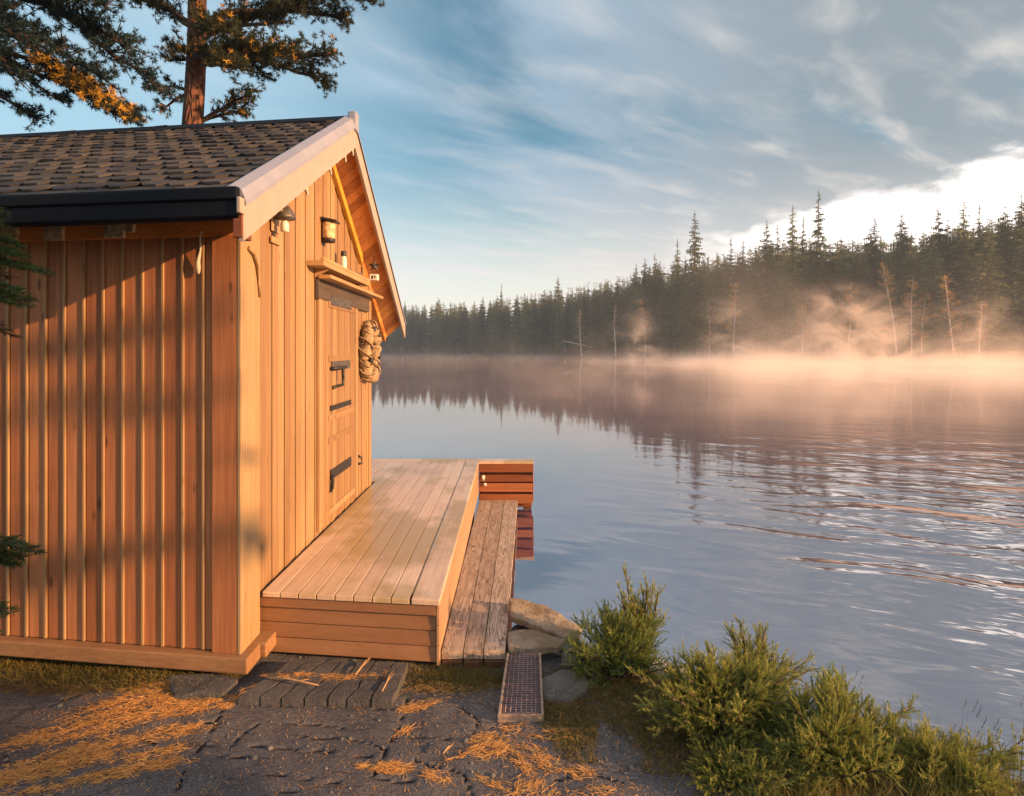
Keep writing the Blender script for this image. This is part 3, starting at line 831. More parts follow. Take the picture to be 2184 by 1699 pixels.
# rope wreath at the far corner
p = Vector((W0 + .065, 6.20, 2.03))
wr = thing('rope_wreath', 'big oval cream rope wreath hung by the door at the wall end', 'wreath', p)
mb = MB(); N = 48; rw = random.Random(5)
pts = []
for k in range(N + 1):
    a = 2 * math.pi * k / N
    pts.append(p + Vector((.05 * math.sin(3 * a) * .3, .20 * math.cos(a), .25 * math.sin(a))))
mb.tube(pts, [.058 + .012 * math.sin(k * 1.9) + rw.uniform(-.006, .006) for k in range(N)] + [.058], 10, cap=False)
ring = part(mb, 'ring', 'cream_rope', wr)
mb = MB()
for j in range(2):
    pts = []; M = 260
    for k in range(M + 1):
        a = 2 * math.pi * k / M; bq = 9 * a + j * math.pi + .6 * math.sin(3 * a); rr = .064 + .010 * math.sin(5 * a)
        dr = rr * math.cos(bq)
        pts.append(p + Vector((rr * math.sin(bq), (.20 + dr) * math.cos(a), (.25 + dr) * math.sin(a))))
    mb.tube(pts, .0085, 6, cap=False)
part(mb, 'lashing', 'cream_rope', wr)
mb = MB()
for k in range(9):
    a = 2 * math.pi * k / 9 + rw.uniform(-.2, .2)
    c0 = p + Vector((.055, .20 * math.cos(a), .25 * math.sin(a)))
    mb = MB(); mb.lathe([(.0, -.03), (.022, -.015), (.026, 0), (.02, .02), (0, .03)], c0, 8)
    part(mb, 'cone', 'black_iron', wr)
# frayed rope under the eave
p = cab(.205, -.06, 2.50)
rp = MB(); rr_ = random.Random(2)
pts = [rcab(.20, -.07, 2.70)]
for k in range(1, 12):
    pts.append(rcab(.20 + .003 * k + .004 * math.sin(k), -.075 + .002 * k, 2.70 - .021 * k))
rp.tube(pts, [.005] * 6 + [.008, .010, .012, .013, .011, .007], 7)
o = rp.build('hanging_rope', 'white_rope'); tag(o, 'frayed white rope end dangling from the eave beside the corner board', 'rope')

# ------------------------------------------------------------------ deck
deck = thing('deck', 'pale plank deck in front of the cabin door with lower skirt boards', 'deck', (-.9, 3.6, .25))
ZD = .625
DXL, DXR, DYF, DYN = W0 + .03, -.40, 7.98, 3.46
def dn(x): return DYN - (x - DXR) * .125                      # near edge runs slightly back to the left
mb = MB(); nbd = 8; bw = (DXR - .17 - DXL) / nbd
for k in range(nbd):
    a = DXL + bw * k; c2 = a + bw - .007
    far = DYF
    mb.hexa([(a, dn(a), ZD - .03), (c2, dn(c2), ZD - .03), (c2, far - .13, ZD - .03), (a, far - .13, ZD - .03), (a, dn(a), ZD), (c2, dn(c2), ZD), (c2, far - .13, ZD), (a, far - .13, ZD)], rnd.random())
mb.box((DXL + .02, DYN + .12, ZD - .012), (DXR - .17, DYF - .14, ZD - .006), .3)
# the part of the deck beyond the cabin corner, to the left
a = DXL - .003
for k in range(3):
    mb.box((a - bw * (k + 1) + .01, 6.62, ZD - .03), (a - bw * k, DYF - .13, ZD), rnd.random())
part(mb, 'plank', 'deck_timber', deck, .005)
mb = MB()
a, c2 = DXR - .165, DXR
mb.hexa([(a, dn(a), ZD - .03), (c2, dn(c2), ZD - .03), (c2, DYF - .13, ZD - .03), (a, DYF - .13, ZD - .03), (a, dn(a), ZD + .003), (c2, dn(c2), ZD + .003), (c2, DYF - .13, ZD + .003), (a, DYF - .13, ZD + .003)], .55)
mb.box((DXL - .45, DYF - .122, ZD - .03), (.30, DYF, ZD + .001), .6)
mb.box((DXR + .003, 7.76, ZD - .028), (.30, DYF - .125, ZD + .001), .4)
part(mb, 'edge_board', 'deck_timber', deck, .005)
# front skirt: four lapped boards
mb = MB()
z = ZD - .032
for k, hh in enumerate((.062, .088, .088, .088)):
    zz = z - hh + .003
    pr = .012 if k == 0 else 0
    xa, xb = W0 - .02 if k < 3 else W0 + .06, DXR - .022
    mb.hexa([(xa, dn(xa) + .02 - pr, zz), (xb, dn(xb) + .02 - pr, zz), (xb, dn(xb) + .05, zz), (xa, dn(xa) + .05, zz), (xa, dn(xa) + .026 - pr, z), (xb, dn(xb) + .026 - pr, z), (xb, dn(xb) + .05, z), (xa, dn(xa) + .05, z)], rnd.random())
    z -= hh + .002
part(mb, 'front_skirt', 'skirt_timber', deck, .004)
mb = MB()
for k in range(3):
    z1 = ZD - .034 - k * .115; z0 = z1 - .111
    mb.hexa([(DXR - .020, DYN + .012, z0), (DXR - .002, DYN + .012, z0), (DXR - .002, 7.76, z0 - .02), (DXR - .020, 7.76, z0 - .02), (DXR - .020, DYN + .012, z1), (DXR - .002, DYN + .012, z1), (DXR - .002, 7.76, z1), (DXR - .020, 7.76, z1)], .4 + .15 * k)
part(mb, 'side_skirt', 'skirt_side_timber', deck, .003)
# far box: the deck's end step with its own boards
mb = MB(); z = ZD - .03
for k, (hh, gap) in enumerate(((.105, .035), (.085, .02), (.11, .03), (.12, 0))):
    mb.box((DXR + .001, 7.765, z - hh), (.285, 7.80, z), rnd.random()); z -= hh + gap
mb.box((DXR + .001, 7.83, .03), (.28, 7.95, ZD - .032), .0)
mb.box((.286, 7.765, .12), (.298, 7.97, ZD - .03), .6)
part(mb, 'end_box', 'red_timber', deck, .005)
mb = MB()
for (x_, y_) in ((-1.2, 4.0), (-.55, 4.0), (-1.2, 6.2), (-.55, 6.2), (-1.3, 7.6), (-.5, 7.6), (.22, 7.9), (-1.7, 7.6)):
    mb = MB(); mb.box((x_ - .05, y_ - .05, -.7), (x_ + .05, y_ + .05, ZD - .033), rnd.random())
    part(mb, 'post', 'dark_end_timber', deck)
mb = MB(); p = Vector((-.34, 7.76, .44)); mb.tube([p, p + Vector((0, -.03, 0)), p + Vector((.0, -.035, -.05))], [.022, .024, .018], 10)
mb.tube([p + Vector((.02, 0, -.10)), p + Vector((.02, -.02, -.10))], .02, 10)
part(mb, 'knob', 'white_enamel', deck)

# boardwalk beside the deck
bwk = thing('boardwalk', 'weathered grey plank boardwalk running low beside the pale deck', 'boardwalk', (-.22, 3.5, .2))
def wk(u, v, dz): # u 0..1 across, v 0..1 along
    y = 3.52 + v * 4.22
    xl = DXR + .004; xr = -.025 + v * .125
    return Vector((xl + (xr - xl) * u, y, .315 - v * .175 + dz))
mb = MB(); cuts = [0, .34, .655, 1.0]
for k in range(3):
    u0, u1 = cuts[k] + .004, cuts[k + 1] - .010
    tt = rnd.random(); segs = 16
    for j in range(segs):
        v0, v1 = j / segs, (j + 1) / segs
        w0 = .006 * nz(k * 5, v0 * 9); w1 = .006 * nz(k * 5, v1 * 9); e0 = .012 * nz(k * 3 + 9, v0 * 12); e1 = .012 * nz(k * 3 + 9, v1 * 12)
        vs = [wk(u0 + e0, v0, -.05), wk(u1 + e0, v0, -.05), wk(u1 + e1, v1, -.05), wk(u0 + e1, v1, -.05), wk(u0 + e0, v0, w0), wk(u1 + e0, v0, w0 + .003), wk(u1 + e1, v1, w1 + .003), wk(u0 + e1, v1, w1)]
        fs = [(3, 2, 1, 0), (4, 5, 6, 7), (1, 2, 6, 5), (3, 0, 4, 7)]
        if j == 0: fs.append((0, 1, 5, 4))
        if j == segs - 1: fs.append((2, 3, 7, 6))
        mb.add(vs, fs, tt)
part(mb, 'plank', 'old_plank', bwk)
mb = MB()
for k in range(3):
    a, c2 = wk(cuts[k] + .01, .0, 0), wk(cuts[k + 1] - .01, .0, 0)
    mb = MB(); mb.box((a.x, 3.50, .16), (c2.x, 3.62, .262), rnd.random())
    part(mb, 'end_block', 'dark_end_timber', bwk, .006)
for v in (.3, .6, .92):
    a, c2 = wk(.03, v, 0), wk(.97, v, 0)
    mb = MB(); mb.box((a.x, a.y - .05, a.z - .15), (c2.x, a.y + .05, a.z - .055), .5)
    part(mb, 'crossbeam', 'dark_end_timber', bwk, .006)
mb = MB()
for v in (.3, .6, .92):
    for u in (.1, .9):
        a = wk(u, v, 0); mb = MB(); mb.box((a.x - .04, a.y - .03, -.8), (a.x + .04, a.y + .03, a.z - .152), .4)
        part(mb, 'post', 'dark_end_timber', bwk)

# ------------------------------------------------------------------ stones, step, ramp
def stone(name, label, c, size, seed, mat, flat=.5, rot=0.0, tilt=0.0, cat='stone', group=None, poly=None):
    bm = bmesh.new(); bmesh.ops.create_icosphere(bm, subdivisions=4, radius=1.0)
    for v in bm.verts:
        p = v.co.copy()
        q = p * 1.0
        # squarish block
        m_ = max(abs(p.x), abs(p.y)); 
        e = .62; L_ = (abs(p.x) ** (2 / e) + abs(p.y) ** (2 / e)) ** (e / 2)
        zc = max(-flat, min(flat, p.z)) / flat
        h = math.hypot(p.x, p.y)
        k = 1 + .16 * nz(p.x * 1.3 + seed, p.y * 1.3, p.z) + .05 * nz(p.x * 5, p.y * 5 + seed, p.z * 5)
        q.x *= k; q.y *= k; q.z = zc * (1 + .10 * nz(p.x * 2.5, p.y * 2.5, seed) + .03 * nz(p.x * 9, p.y * 9, seed))
        v.co = Vector((q.x * size[0], q.y * size[1], q.z * size[2]))
    me = bpy.data.meshes.new(name); bm.to_mesh(me); bm.free()
    me.polygons.foreach_set('use_smooth', [True] * len(me.polygons)); me.materials.append(MATS[mat])
    o = bpy.data.objects.new(name, me); COL.objects.link(o); o.location = c; o.rotation_euler = (tilt, tilt * .3, rot)
    return tag(o, label, cat, group)
def slab(name, label, pts, z, th, mat, tilt=(0, 0), seed=0):
    """broken flat stone: ragged outline, bevelled edge, uneven top"""
    n = 56; c = Vector((sum(p[0] for p in pts) / len(pts), sum(p[1] for p in pts) / len(pts)))
    per = []
    for k in range(n):
        f = k / n * len(pts); i = int(f); a, bq = pts[i], pts[(i + 1) % len(pts)]; g = f - i
        x, y = a[0] + (bq[0] - a[0]) * g, a[1] + (bq[1] - a[1]) * g
        per.append(Vector((x + .016 * nz(x * 14, y * 14, seed), y + .016 * nz(x * 14, y * 14, seed + 5))))
    vs, fs = [], []
    for q, h in ((1.0, -th), (1.01, -.15 * th), (.985, -.0), (.86, .003), (.55, 0), (.25, 0)):
        for p in per:
            w = c + (p - c) * q
            hh = z + h + (w.x - c.x) * tilt[0] + (w.y - c.y) * tilt[1] + .010 * nz(w.x * 9, w.y * 9, seed) * (h > -.5 * th) + .004 * nz(w.x * 30, w.y * 30, seed)
            jx = .006 * nz(w.x * 25, hh * 40, seed) * (q == 1.0)
            vs.append((w.x + jx, w.y + jx, hh))
    for j in range(5):
        for k in range(n):
            fs.append((j * n + k, j * n + (k + 1) % n, (j + 1) * n + (k + 1) % n, (j + 1) * n + k))
    fs.append(tuple(5 * n + k for k in range(n))); fs.append(tuple(range(n - 1, -1, -1)))
    mb = MB(); mb.add(vs, fs, .5, False); o = mb.build(name, mat); recalc(o)
    return tag(o, label, 'stone', 'flat stones by the cabin and boardwalk')
slab('flat_stone', 'long pale flat stone reaching from the boardwalk into the juniper', [(.0, 3.97), (.0, 4.20), (.22, 4.14), (.46, 3.90), (.41, 3.72), (.19, 3.86)], .305, .040, 'flat_stone', (-.08, .10), 3)
slab('flat_stone', 'shorter pale slab just above the wire ramp', [(-.015, 3.55), (-.015, 3.73), (.12, 3.78), (.33, 3.66), (.28, 3.56), (.12, 3.54)], .318, .036, 'flat_stone', (-.03, .02), 8)
stone('support_stone', 'dark stone wedged under the two pale slabs by the boardwalk', (.18, 3.88, .115), (.24, .26, .125), 9, 'dark_stone', .5, -.3, 0, 'stone', 'stones beside the boardwalk')
stone('grey_stone', 'low grey stone with pale lichen right of the wire ramp', (.29, 3.28, .205), (.14, .20, .05), 13, 'grey_stone', .6, -.5, 0, 'stone', 'stones beside the boardwalk')
stone('grey_stone', 'grey stone half hidden under the left edge of the juniper', (.40, 3.60, .20), (.11, .10, .09), 17, 'grey_stone', .6, .2, 0, 'stone', 'stones beside the boardwalk')
stone('white_stone', 'white boulder at the waterline behind the reeds', (2.02, 3.00, .03), (.24, .09, .085), 21, 'white_stone', .6, -.65, .12, 'stone')
stone('white_stone', 'pale low rock in the water behind the middle juniper', (.98, 3.86, .0), (.16, .08, .05), 23, 'white_stone', .6, -.6, .0, 'stone')
so_ = slab('dark_stone', 'flat dark slab lying under the cabin corner by the needle heap', [(-1.88, 3.34), (-1.62, 3.36), (-1.46, 3.29), (-1.50, 3.18), (-1.74, 3.16)], .266, .06, 'dark_stone', (.02, .06), 5)

# slab step in front of the deck
sp = thing('slab_step', 'low dark slab step with worn grooves in front of the deck', 'step', (-1.0, 3.3, .24))
mb = MB(); ns = 7
for k in range(ns):
    u0, u1 = k / ns, (k + 1) / ns
    def sx(u, v): return -1.40 + .80 * u + v * (.16 - .13 * u)
    N_ = 7
    for j in range(N_):
        v0, v1 = j / N_, (j + 1) / N_
        e0, e1 = .018 * nz(k * 3.1, v0 * 4, 8), .018 * nz(k * 3.1, v1 * 4, 8)
        f0, f1 = .018 * nz((k + 1) * 3.1, v0 * 4, 8), .018 * nz((k + 1) * 3.1, v1 * 4, 8)
        y0, y1 = 3.13 + .33 * v0 - .03 * u0, 3.13 + .33 * v1 - .03 * u0
        zt = lambda v: .270 + .020 * v + .007 * nz(k * 2.2, v * 6)
        a = [Vector((sx(u0, v0) + e0 + .005, y0, .2)), Vector((sx(u1, v0) + f0 - .005, y0, .2)), Vector((sx(u1, v1) + f1 - .005, y1, .2)), Vector((sx(u0, v1) + e1 + .005, y1, .2))]
        top = [Vector((q.x, q.y, zt(v))) for q, v in zip(a, (v0, v0, v1, v1))]
        fs = [(4, 5, 6, 7), (1, 2, 6, 5), (3, 0, 4, 7)] + ([(0, 1, 5, 4)] if j == 0 else []) + ([(2, 3, 7, 6)] if j == N_ - 1 else [])
        mb.add(a + top, fs, rnd.random())
part(mb, 'slab', 'dark_stone', sp)

# wire ramp
rp = thing('wire_ramp', 'narrow ramp with wire mesh tread leaning on the slab stone', 'ramp', (.06, 3.2, .25))
def rr(u, v, h=0.0):
    y = 2.98 + v * .46; x = -.055 + v * .04 + u * (.215 - .03 * v)
    return Vector((x, y, .268 + .065 * v + h))
mb = MB(); mb.hexa([rr(.03, 0, -.03), rr(.97, 0, -.03), rr(.97, 1, -.03), rr(.03, 1, -.03), rr(.03, 0), rr(.97, 0), rr(.97, 1), rr(.03, 1)])
part(mb, 'tread', 'ramp_mat', rp)
for u0, u1 in ((-.02, .045), (.955, 1.02)):
    mb = MB(); mb.hexa([rr(u0, -.005, -.035), rr(u1, -.005, -.035), rr(u1, 1.0, -.035), rr(u0, 1.0, -.035), rr(u0, -.005, .010), rr(u1, -.005, .010), rr(u1, 1.0, .010), rr(u0, 1.0, .010)])
    part(mb, 'side_rail', 'ramp_edge', rp, .003)
mb = MB()
for k in range(27): mb.tube([rr(.05, (k + .5) / 27, .004), rr(.95, (k + .5) / 27, .004)], .0022, 5)
for u in (.14, .26, .38, .5, .62, .74, .83): mb.tube([rr(u, .01, .007), rr(u, .99, .007)], .0018, 5)
part(mb, 'wire_mesh', 'ramp_wire', rp)
mb = MB(); mb.hexa([rr(-.02, -.02, -.045), rr(1.02, -.02, -.045), rr(1.02, -.006, -.045), rr(-.02, -.006, -.045), rr(-.02, -.02, .006), rr(1.02, -.02, .006), rr(1.02, -.006, .006), rr(-.02, -.006, .006)])
part(mb, 'front_lip', 'ramp_edge', rp)

# ------------------------------------------------------------------ vegetation helpers
def blade(mb, p, d, L_, w, tint, bend=.0, seg=1, side=None):
    """thin tapering leaf"""
    d = d.normalized()
    sd_ = side if side is not None else d.cross(Vector((rnd.uniform(-1, 1), rnd.uniform(-1, 1), rnd.uniform(-1, 1))))
    if sd_.length < 1e-6: sd_ = Vector((1, 0, 0))
    sd_ = sd_.normalized() * w * .5
    if seg == 1:
        mb.add([p - sd_, p + sd_, p + d * L_], [(0, 1, 2)], tint)
    else:
        vs = []; q = p.copy(); dd = d.copy()
        for k in range(seg):
            f = 1 - k / seg
            vs += [q - sd_ * f, q + sd_ * f]
            q = q + dd * (L_ / seg); dd = (dd + Vector((0, 0, -bend / seg))).normalized()
        vs.append(q)
        fs = [(2 * k, 2 * k + 1, 2 * k + 3, 2 * k + 2) for k in range(seg - 1)] + [(2 * seg - 2, 2 * seg - 1, 2 * seg)]
        mb.add(vs, fs, tint)
def rvec(r=rnd):
    while True:
        v = Vector((r.uniform(-1, 1), r.uniform(-1, 1), r.uniform(-1, 1)))
        if .05 < v.length < 1: return v.normalized()

def pine_limb(wood_mb, leaf_mb, a, b, r0, r, spread=.55, density=1.0, sag=.15, needle=.10, lit_gold=0.0, start=.3, nw=.013):
    """one pine limb from a to b, twigs with needle tufts over its outer part"""
    a, b = Vector(a), Vector(b); L_ = (b - a).length; n = 9
    side = (b - a).cross(Vector((0, 0, 1))).normalized()
    ph = r.uniform(0, 6)
    pts = []
    for k in range(n + 1):
        f = k / n
        p = a.lerp(b, f) + Vector((0, 0, sag * L_ * (math.sin(math.pi * f) * .6))) + side * (.06 * L_ * math.sin(f * 4 + ph)) + rvec(r) * .015 * L_ * (f > 0)
        pts.append(p)
    wood_mb.tube(pts, [r0 * (1 - .85 * k / n) + .004 for k in range(n + 1)], 7, r.random())
    nt = int(L_ * 27 * density)
    for i in range(nt):
        f = start + (1 - start) * (r.random() ** .8)
        k = min(n - 1, int(f * n)); p = pts[k].lerp(pts[k + 1], f * n - k)
        ax = (pts[k + 1] - pts[k]).normalized()
        d = (ax * r.uniform(.3, 1.0) + side * r.choice((-1, 1)) * r.uniform(.2, 1.0) + Vector((0, 0, r.uniform(-.35, .75)))).normalized()
        TL = spread * r.uniform(.35, 1.0) * (1.15 - .55 * f)
        m = max(2, int(TL / .12)); tp = [p]
        for j in range(m):
            d = (d + rvec(r) * .28 + Vector((0, 0, .06))).normalized()
            tp.append(tp[-1] + d * TL / m)
        wood_mb.tube(tp, [.010 * (1 - .6 * j / m) for j in range(m + 1)], 4, r.random(), cap=False)
        shade = r.random() * .75
        for j in range(1, m + 1):
            for _ in range(2 if j < m else 3):
                c = tp[j] + rvec(r) * .035
                ax2 = (tp[j] - tp[j - 1]).normalized()
                tt = min(.93, shade + r.uniform(0, .22))
                if r.random() < lit_gold: tt = 1.0  # sunlit sprays are put into the needle colour as gold tufts
                for _ in range(16):
                    blade(leaf_mb, c, ax2 * .6 + rvec(r), needle * .66 * r.uniform(.7, 1.15), nw * .75, tt)

# ------------------------------------------------------------------ big pine behind the cabin
def px(x, y, Z): return Vector(((x - 1088) * Z / F, Z, CAMZ - (y - 747) * Z / F))
pz = 9.6
pine = thing('pine_tree', 'tall pine with reddish trunk rising behind the cabin roof', 'tree', (px(404, 747, pz).x, pz, .2))
tr = MB()
base = px(402, 747, pz); top = px(416, -420, pz)
pts = []; 
for k in range(26):
    f = k / 25; z = .1 + f * 12.5
    x = base.x + (z - CAMZ) * .018 + .03 * math.sin(z * 1.1); pts.append((x, pz + .03 * math.cos(z * .9), z))
tr.tube(pts, [.185 * (1 - .62 * k / 25) + .02 for k in range(26)], 14)
trunk = part(tr, 'trunk', 'pine_bark', pine)
wm, lf = MB(), MB(); r = random.Random(21)
T = lambda y: Vector(pts[min(25, max(0, int((px(0, y, pz).z - .1) / 12.5 * 25)))])
for (y0, tx, ty, dz, sp, den, lit_gold) in (
        (30, 640, 8, -.2, .55, 1.3, .01), (30, 812, 6, .2, .5, 1.5, .01), (20, 740, 40, .5, .55, 1.5, .02), (40, 600, 55, .8, .55, 1.2, .06),
        (90, 700, 118, .0, .6, 1.7, .03), (120, 690, 170, .5, .5, 1.6, .02), (100, 600, 120, -.5, .6, 1.6, .05), (130, 560, 165, .6, .55, 1.4, .03), (70, 520, 90, -.7, .55, 1.6, .05),
        (200, 520, 240, .3, .42, 1.2, .12), (210, 548, 200, -.3, .35, 1.0, .10), (60, 470, 60, -.9, .5, 1.5, .05), (110, 480, 130, -1.0, .5, 1.5, .06),
        (40, 330, 5, .0, .5, 1.2, .02), (30, 260, -10, .5, .5, 1.2, .0), (70, 380, 100, -.5, .42, 1.3, .22), (100, 360, 130, .4, .4, 1.0, .18), (180, 340, 235, -.1, .32, .6, .15), (170, 330, 190, .5, .3, .5, .0),
        (-60, 620, -60, .3, .7, 1.6, .02), (-90, 300, -80, .2, .7, 1.3, .0), (-150, 560, -200, -.4, .7, 1.3, .0), (-160, 330, -200, .5, .7, 1.2, 0), (-260, 420, -330, .6, .7, 1.2, 0), (-300, 520, -360, -.5, .7, 1.2, 0), (-60, 430, -50, -1.2, .6, 1.4, .03)):
    a = T(y0); Zb = pz + dz
    bq = px(tx, ty, Zb)
    pine_limb(wm, lf, a, bq, .055 if abs(tx - 410) > 150 else .035, r, sp, den, .10, .105, lit_gold, .22)
part(wm, 'limb', 'twig_bark', pine); part(lf, 'crown', 'pine_needle', pine)

# pine at the left, trunk outside the picture, long boughs sweeping in
lz = 7.6
lp = thing('pine_tree', 'bluish green pine at the left with long drooping boughs over the roof', 'tree', (px(-190, 747, lz).x, lz, .25))
tr = MB(); bx = px(-190, 747, lz).x
pts = [(bx + .04 * math.sin(z), lz, .1 + z) for z in [k * .5 for k in range(27)]]
tr.tube(pts, [.20 * (1 - .6 * k / 26) for k in range(27)], 12); part(tr, 'trunk', 'pine_bark', lp)
wm, lf = MB(), MB(); r = random.Random(4)
def LT(y): return Vector((bx, lz, px(0, y, lz).z))
for (y0, tx, ty, Zb, sp, den, lit_gold, st_) in (
        (-130, 335, 185, 7.2, .55, 1.5, .0, .30), (-90, 285, 110, 7.6, .55, 1.5, .0, .3), (-160, 250, 30, 7.0, .5, 1.5, .0, .3), (-60, 180, 150, 6.8, .5, 1.3, .0, .3),
        (60, 262, 248, 7.2, .36, 1.3, .10, .55), (40, 232, 222, 6.9, .34, 1.6, .55, .62), (30, 120, 215, 7.9, .42, 1.0, .0, .35), (120, 60, 250, 7.3, .42, 1.2, .0, .25),
        (-40, 90, 110, 6.6, .5, 1.4, .0, .25), (-180, 140, 20, 6.4, .55, 1.4, .0, .3), (0, 40, 160, 6.9, .45, 1.4, .0, .25), (-240, 330, -40, 7.0, .6, 1.3, 0, .3), (-300, 220, -140, 7.4, .6, 1.2, 0, .3), (-20, 200, 190, 8.2, .4, .8, .0, .4)):
    pine_limb(wm, lf, LT(y0), px(tx, ty, Zb), .045, r, sp, den * .85, .06, .10, lit_gold, st_, .012)
part(wm, 'limb', 'twig_bark', lp); part(lf, 'crown', 'left_needle', lp)

# small spruce at the left edge: sprays reach in front of the side wall
sz = 2.72; sxp = px(-150, 747, sz).x
ns_ = thing('spruce_sapling', 'dark spruce sapling whose sprays reach in before the side wall', 'tree', (sxp, sz, .25))
tr = MB(); tr.tube([(sxp, sz, .2), (sxp + .02, sz, 1.5), (sxp, sz + .02, 3.3)], [.05, .035, .008], 8); part(tr, 'trunk', 'spruce_bark', ns_)
wm, lf = MB(), MB(); r = random.Random(9)
def spray(a, bq, n=20, L2=.16):
    a, bq = Vector(a), Vector(bq); side = (bq - a).cross(Vector((0, 0, 1))).normalized()
    pts = [a.lerp(bq, k / 6) + Vector((0, 0, .03 * math.sin(k / 6 * 3.1))) for k in range(7)]
    wm.tube(pts, [.009 * (1 - k / 8) for k in range(7)], 5)
    for i in range(n):
        f = .15 + .85 * i / n; k = min(5, int(f * 6)); p = pts[k].lerp(pts[k + 1], f * 6 - k)
        for sg in (-1, 1):
            d = ((bq - a).normalized() * .9 + side * sg * .9 + Vector((0, 0, r.uniform(-.3, .25)))).normalized()
            Ls = L2 * (1.05 - f * .75) * r.uniform(.7, 1.2)
            wm.tube([p, p + d * Ls], [.003, .001], 4, cap=False)
            sh_ = r.random() * .8
            for j in range(16):
                q = p + d * Ls * (j + .5) / 16
                blade(lf, q, d * .8 + rvec(r) * .9, r.uniform(.016, .026), .0042, min(1, sh_ + r.uniform(0, .2)))
for (x0, y0, x1, y1, dz) in ((-150, 560, 105, 590, .1), (-150, 600, 70, 640, -.05), (-150, 520, 60, 560, .05), (-150, 640, 30, 655, .15), (-150, 1150, 78, 1190, 0), (-150, 1180, 55, 1205, .1), (-150, 1270, 14, 1310, .0), (-150, 470, 40, 520, .2), (-150, 1340, -10, 1360, .1), (-150, 430, 10, 470, 0)):
    for k_ in range(3):
        spray(px(x0, y0, sz), px(x1 - 12 * k_ + r.uniform(-8, 8), y1 + r.uniform(-18, 18), sz + dz + r.uniform(-.08, .08)), 26, .13)
for k in range(40):
    z = .5 + k * .07; a = r.uniform(0, 6.28)
    if math.cos(a) > .2: a += math.pi
    Lb = .9 * (1 - z / 3.6) + .1
    spray((sxp, sz, z), (sxp + math.cos(a) * Lb, sz + math.sin(a) * Lb, z - .15 * Lb), 10, .14)
part(wm, 'branch', 'spruce_bark', ns_); part(lf, 'foliage', 'near_spruce_needle', ns_)

# ------------------------------------------------------------------ junipers at the water's edge
def juniper(name, label, base, stems, mat, seed, leaf=.020, group='junipers at the waterline', twigs=19, twl=.125):
    t_ = thing(name, label, 'shrub', base, group); r = random.Random(seed)
    wm, lf = MB(), MB()
    for (dx, dy, h, n, spread, droop) in stems:
        for _ in range(n):
            b0 = Vector(base) + Vector((r.uniform(-.05, .05), r.uniform(-.05, .05), -.02))
            tip = Vector(base) + Vector((dx + r.gauss(0, spread), dy + r.gauss(0, spread * .8), h * r.uniform(.75, 1.1)))
            mid = b0.lerp(tip, .5) + Vector((0, 0, droop * r.uniform(.5, 1.2)))
            P = lambda f: b0 * (1 - f) ** 2 + mid * 2 * f * (1 - f) + tip * f * f
            pts = [P(k / 6) for k in range(7)]
            wm.tube(pts, [.008 * (1 - k / 7.5) + .001 for k in range(7)], 5, r.random(), cap=False)
            sh = r.random() * .55
            for i in range(twigs):
                f = .30 + .70 * (i + r.random()) / twigs
                p = P(f); ax = (P(min(1, f + .05)) - P(f - .05)).normalized()
                d = (ax * 1.0 + rvec(r) * .75 + Vector((0, 0, .25))).normalized()
                TL = twl * r.uniform(.5, 1.1) * (1.2 - .6 * f)
                m = 11
                q = p.copy(); d2 = d.copy()
                for j in range(m):
                    q = q + d2 * TL / m; d2 = (d2 + Vector((0, 0, -.045 if f < .8 else .03))).normalized()
                    fr = j / m
                    tt = min(.999, sh * .8 + .50 * fr * r.uniform(.4, 1) + (.22 if f > .85 else 0) * r.random())
                    for _ in range(2):
                        blade(lf, q, d2 * 1.3 + rvec(r) * .75, leaf * r.uniform(.7, 1.3), leaf * .21, tt)
    part(wm, 'stem', 'spruce_bark', t_); part(lf, 'foliage', mat, t_)
    return t_
juniper('juniper', 'rounded dark green juniper beside the flat stones', (.60, 3.44, .18), [(-.10, -.05, .22, 16, .10, .08), (.08, .05, .32, 22, .12, .08), (.0, -.12, .16, 14, .12, .08), (.17, -.02, .22, 12, .09, .08), (-.02, .12, .30, 12, .10, .06)], 'juniper_bright', 31)
juniper('juniper', 'slim upright juniper sprig rising behind the rounded dark juniper', (.76, 3.58, .14), [(.0, .0, .52, 6, .05, .0), (.09, .02, .46, 6, .05, .0), (.04, .0, .36, 8, .07, .0), (-.09, .0, .58, 2, .02, 0)], 'juniper_leaf', 33)
juniper('juniper', 'lone upright juniper leaning left out over the water', (1.34, 3.36, .10), [(-.07, .0, .46, 4, .03, .0), (.0, .0, .38, 6, .05, .0), (.08, .0, .30, 7, .05, .0), (.16, .0, .22, 5, .05, .0)], 'juniper_leaf', 35)
juniper('juniper', 'largest spreading yellow green juniper in the middle of the bank', (1.02, 2.92, .17), [(-.10, -.05, .32, 40, .15, .10), (.12, .05, .30, 40, .14, .10), (-.22, -.05, .22, 16, .12, .10), (.28, .0, .20, 18, .13, .08), (.0, -.18, .18, 20, .16, .10), (-.05, .10, .36, 12, .14, .05)], 'juniper_leaf', 37)
juniper('juniper', 'low spreading juniper at the lower right of the largest one', (1.42, 2.66, .15), [(.0, .0, .30, 24, .14, .10), (.16, .02, .24, 20, .13, .08), (-.12, -.12, .22, 18, .14, .08), (.05, .15, .34, 8, .08, .05)], 'juniper_leaf', 39)
juniper('juniper', 'farthest right low juniper merging into the grass', (1.85, 2.62, .12), [(.0, .0, .20, 20, .15, .08), (.20, .02, .15, 18, .13, .08), (-.15, .05, .22, 12, .1, .06)], 'juniper_leaf', 45)
juniper('juniper', 'small pointed juniper beside the reeds on the right', (1.60, 3.08, .12), [(.0, .0, .26, 12, .05, .0), (.05, .0, .20, 8, .06, .02)], 'juniper_bright', 41)
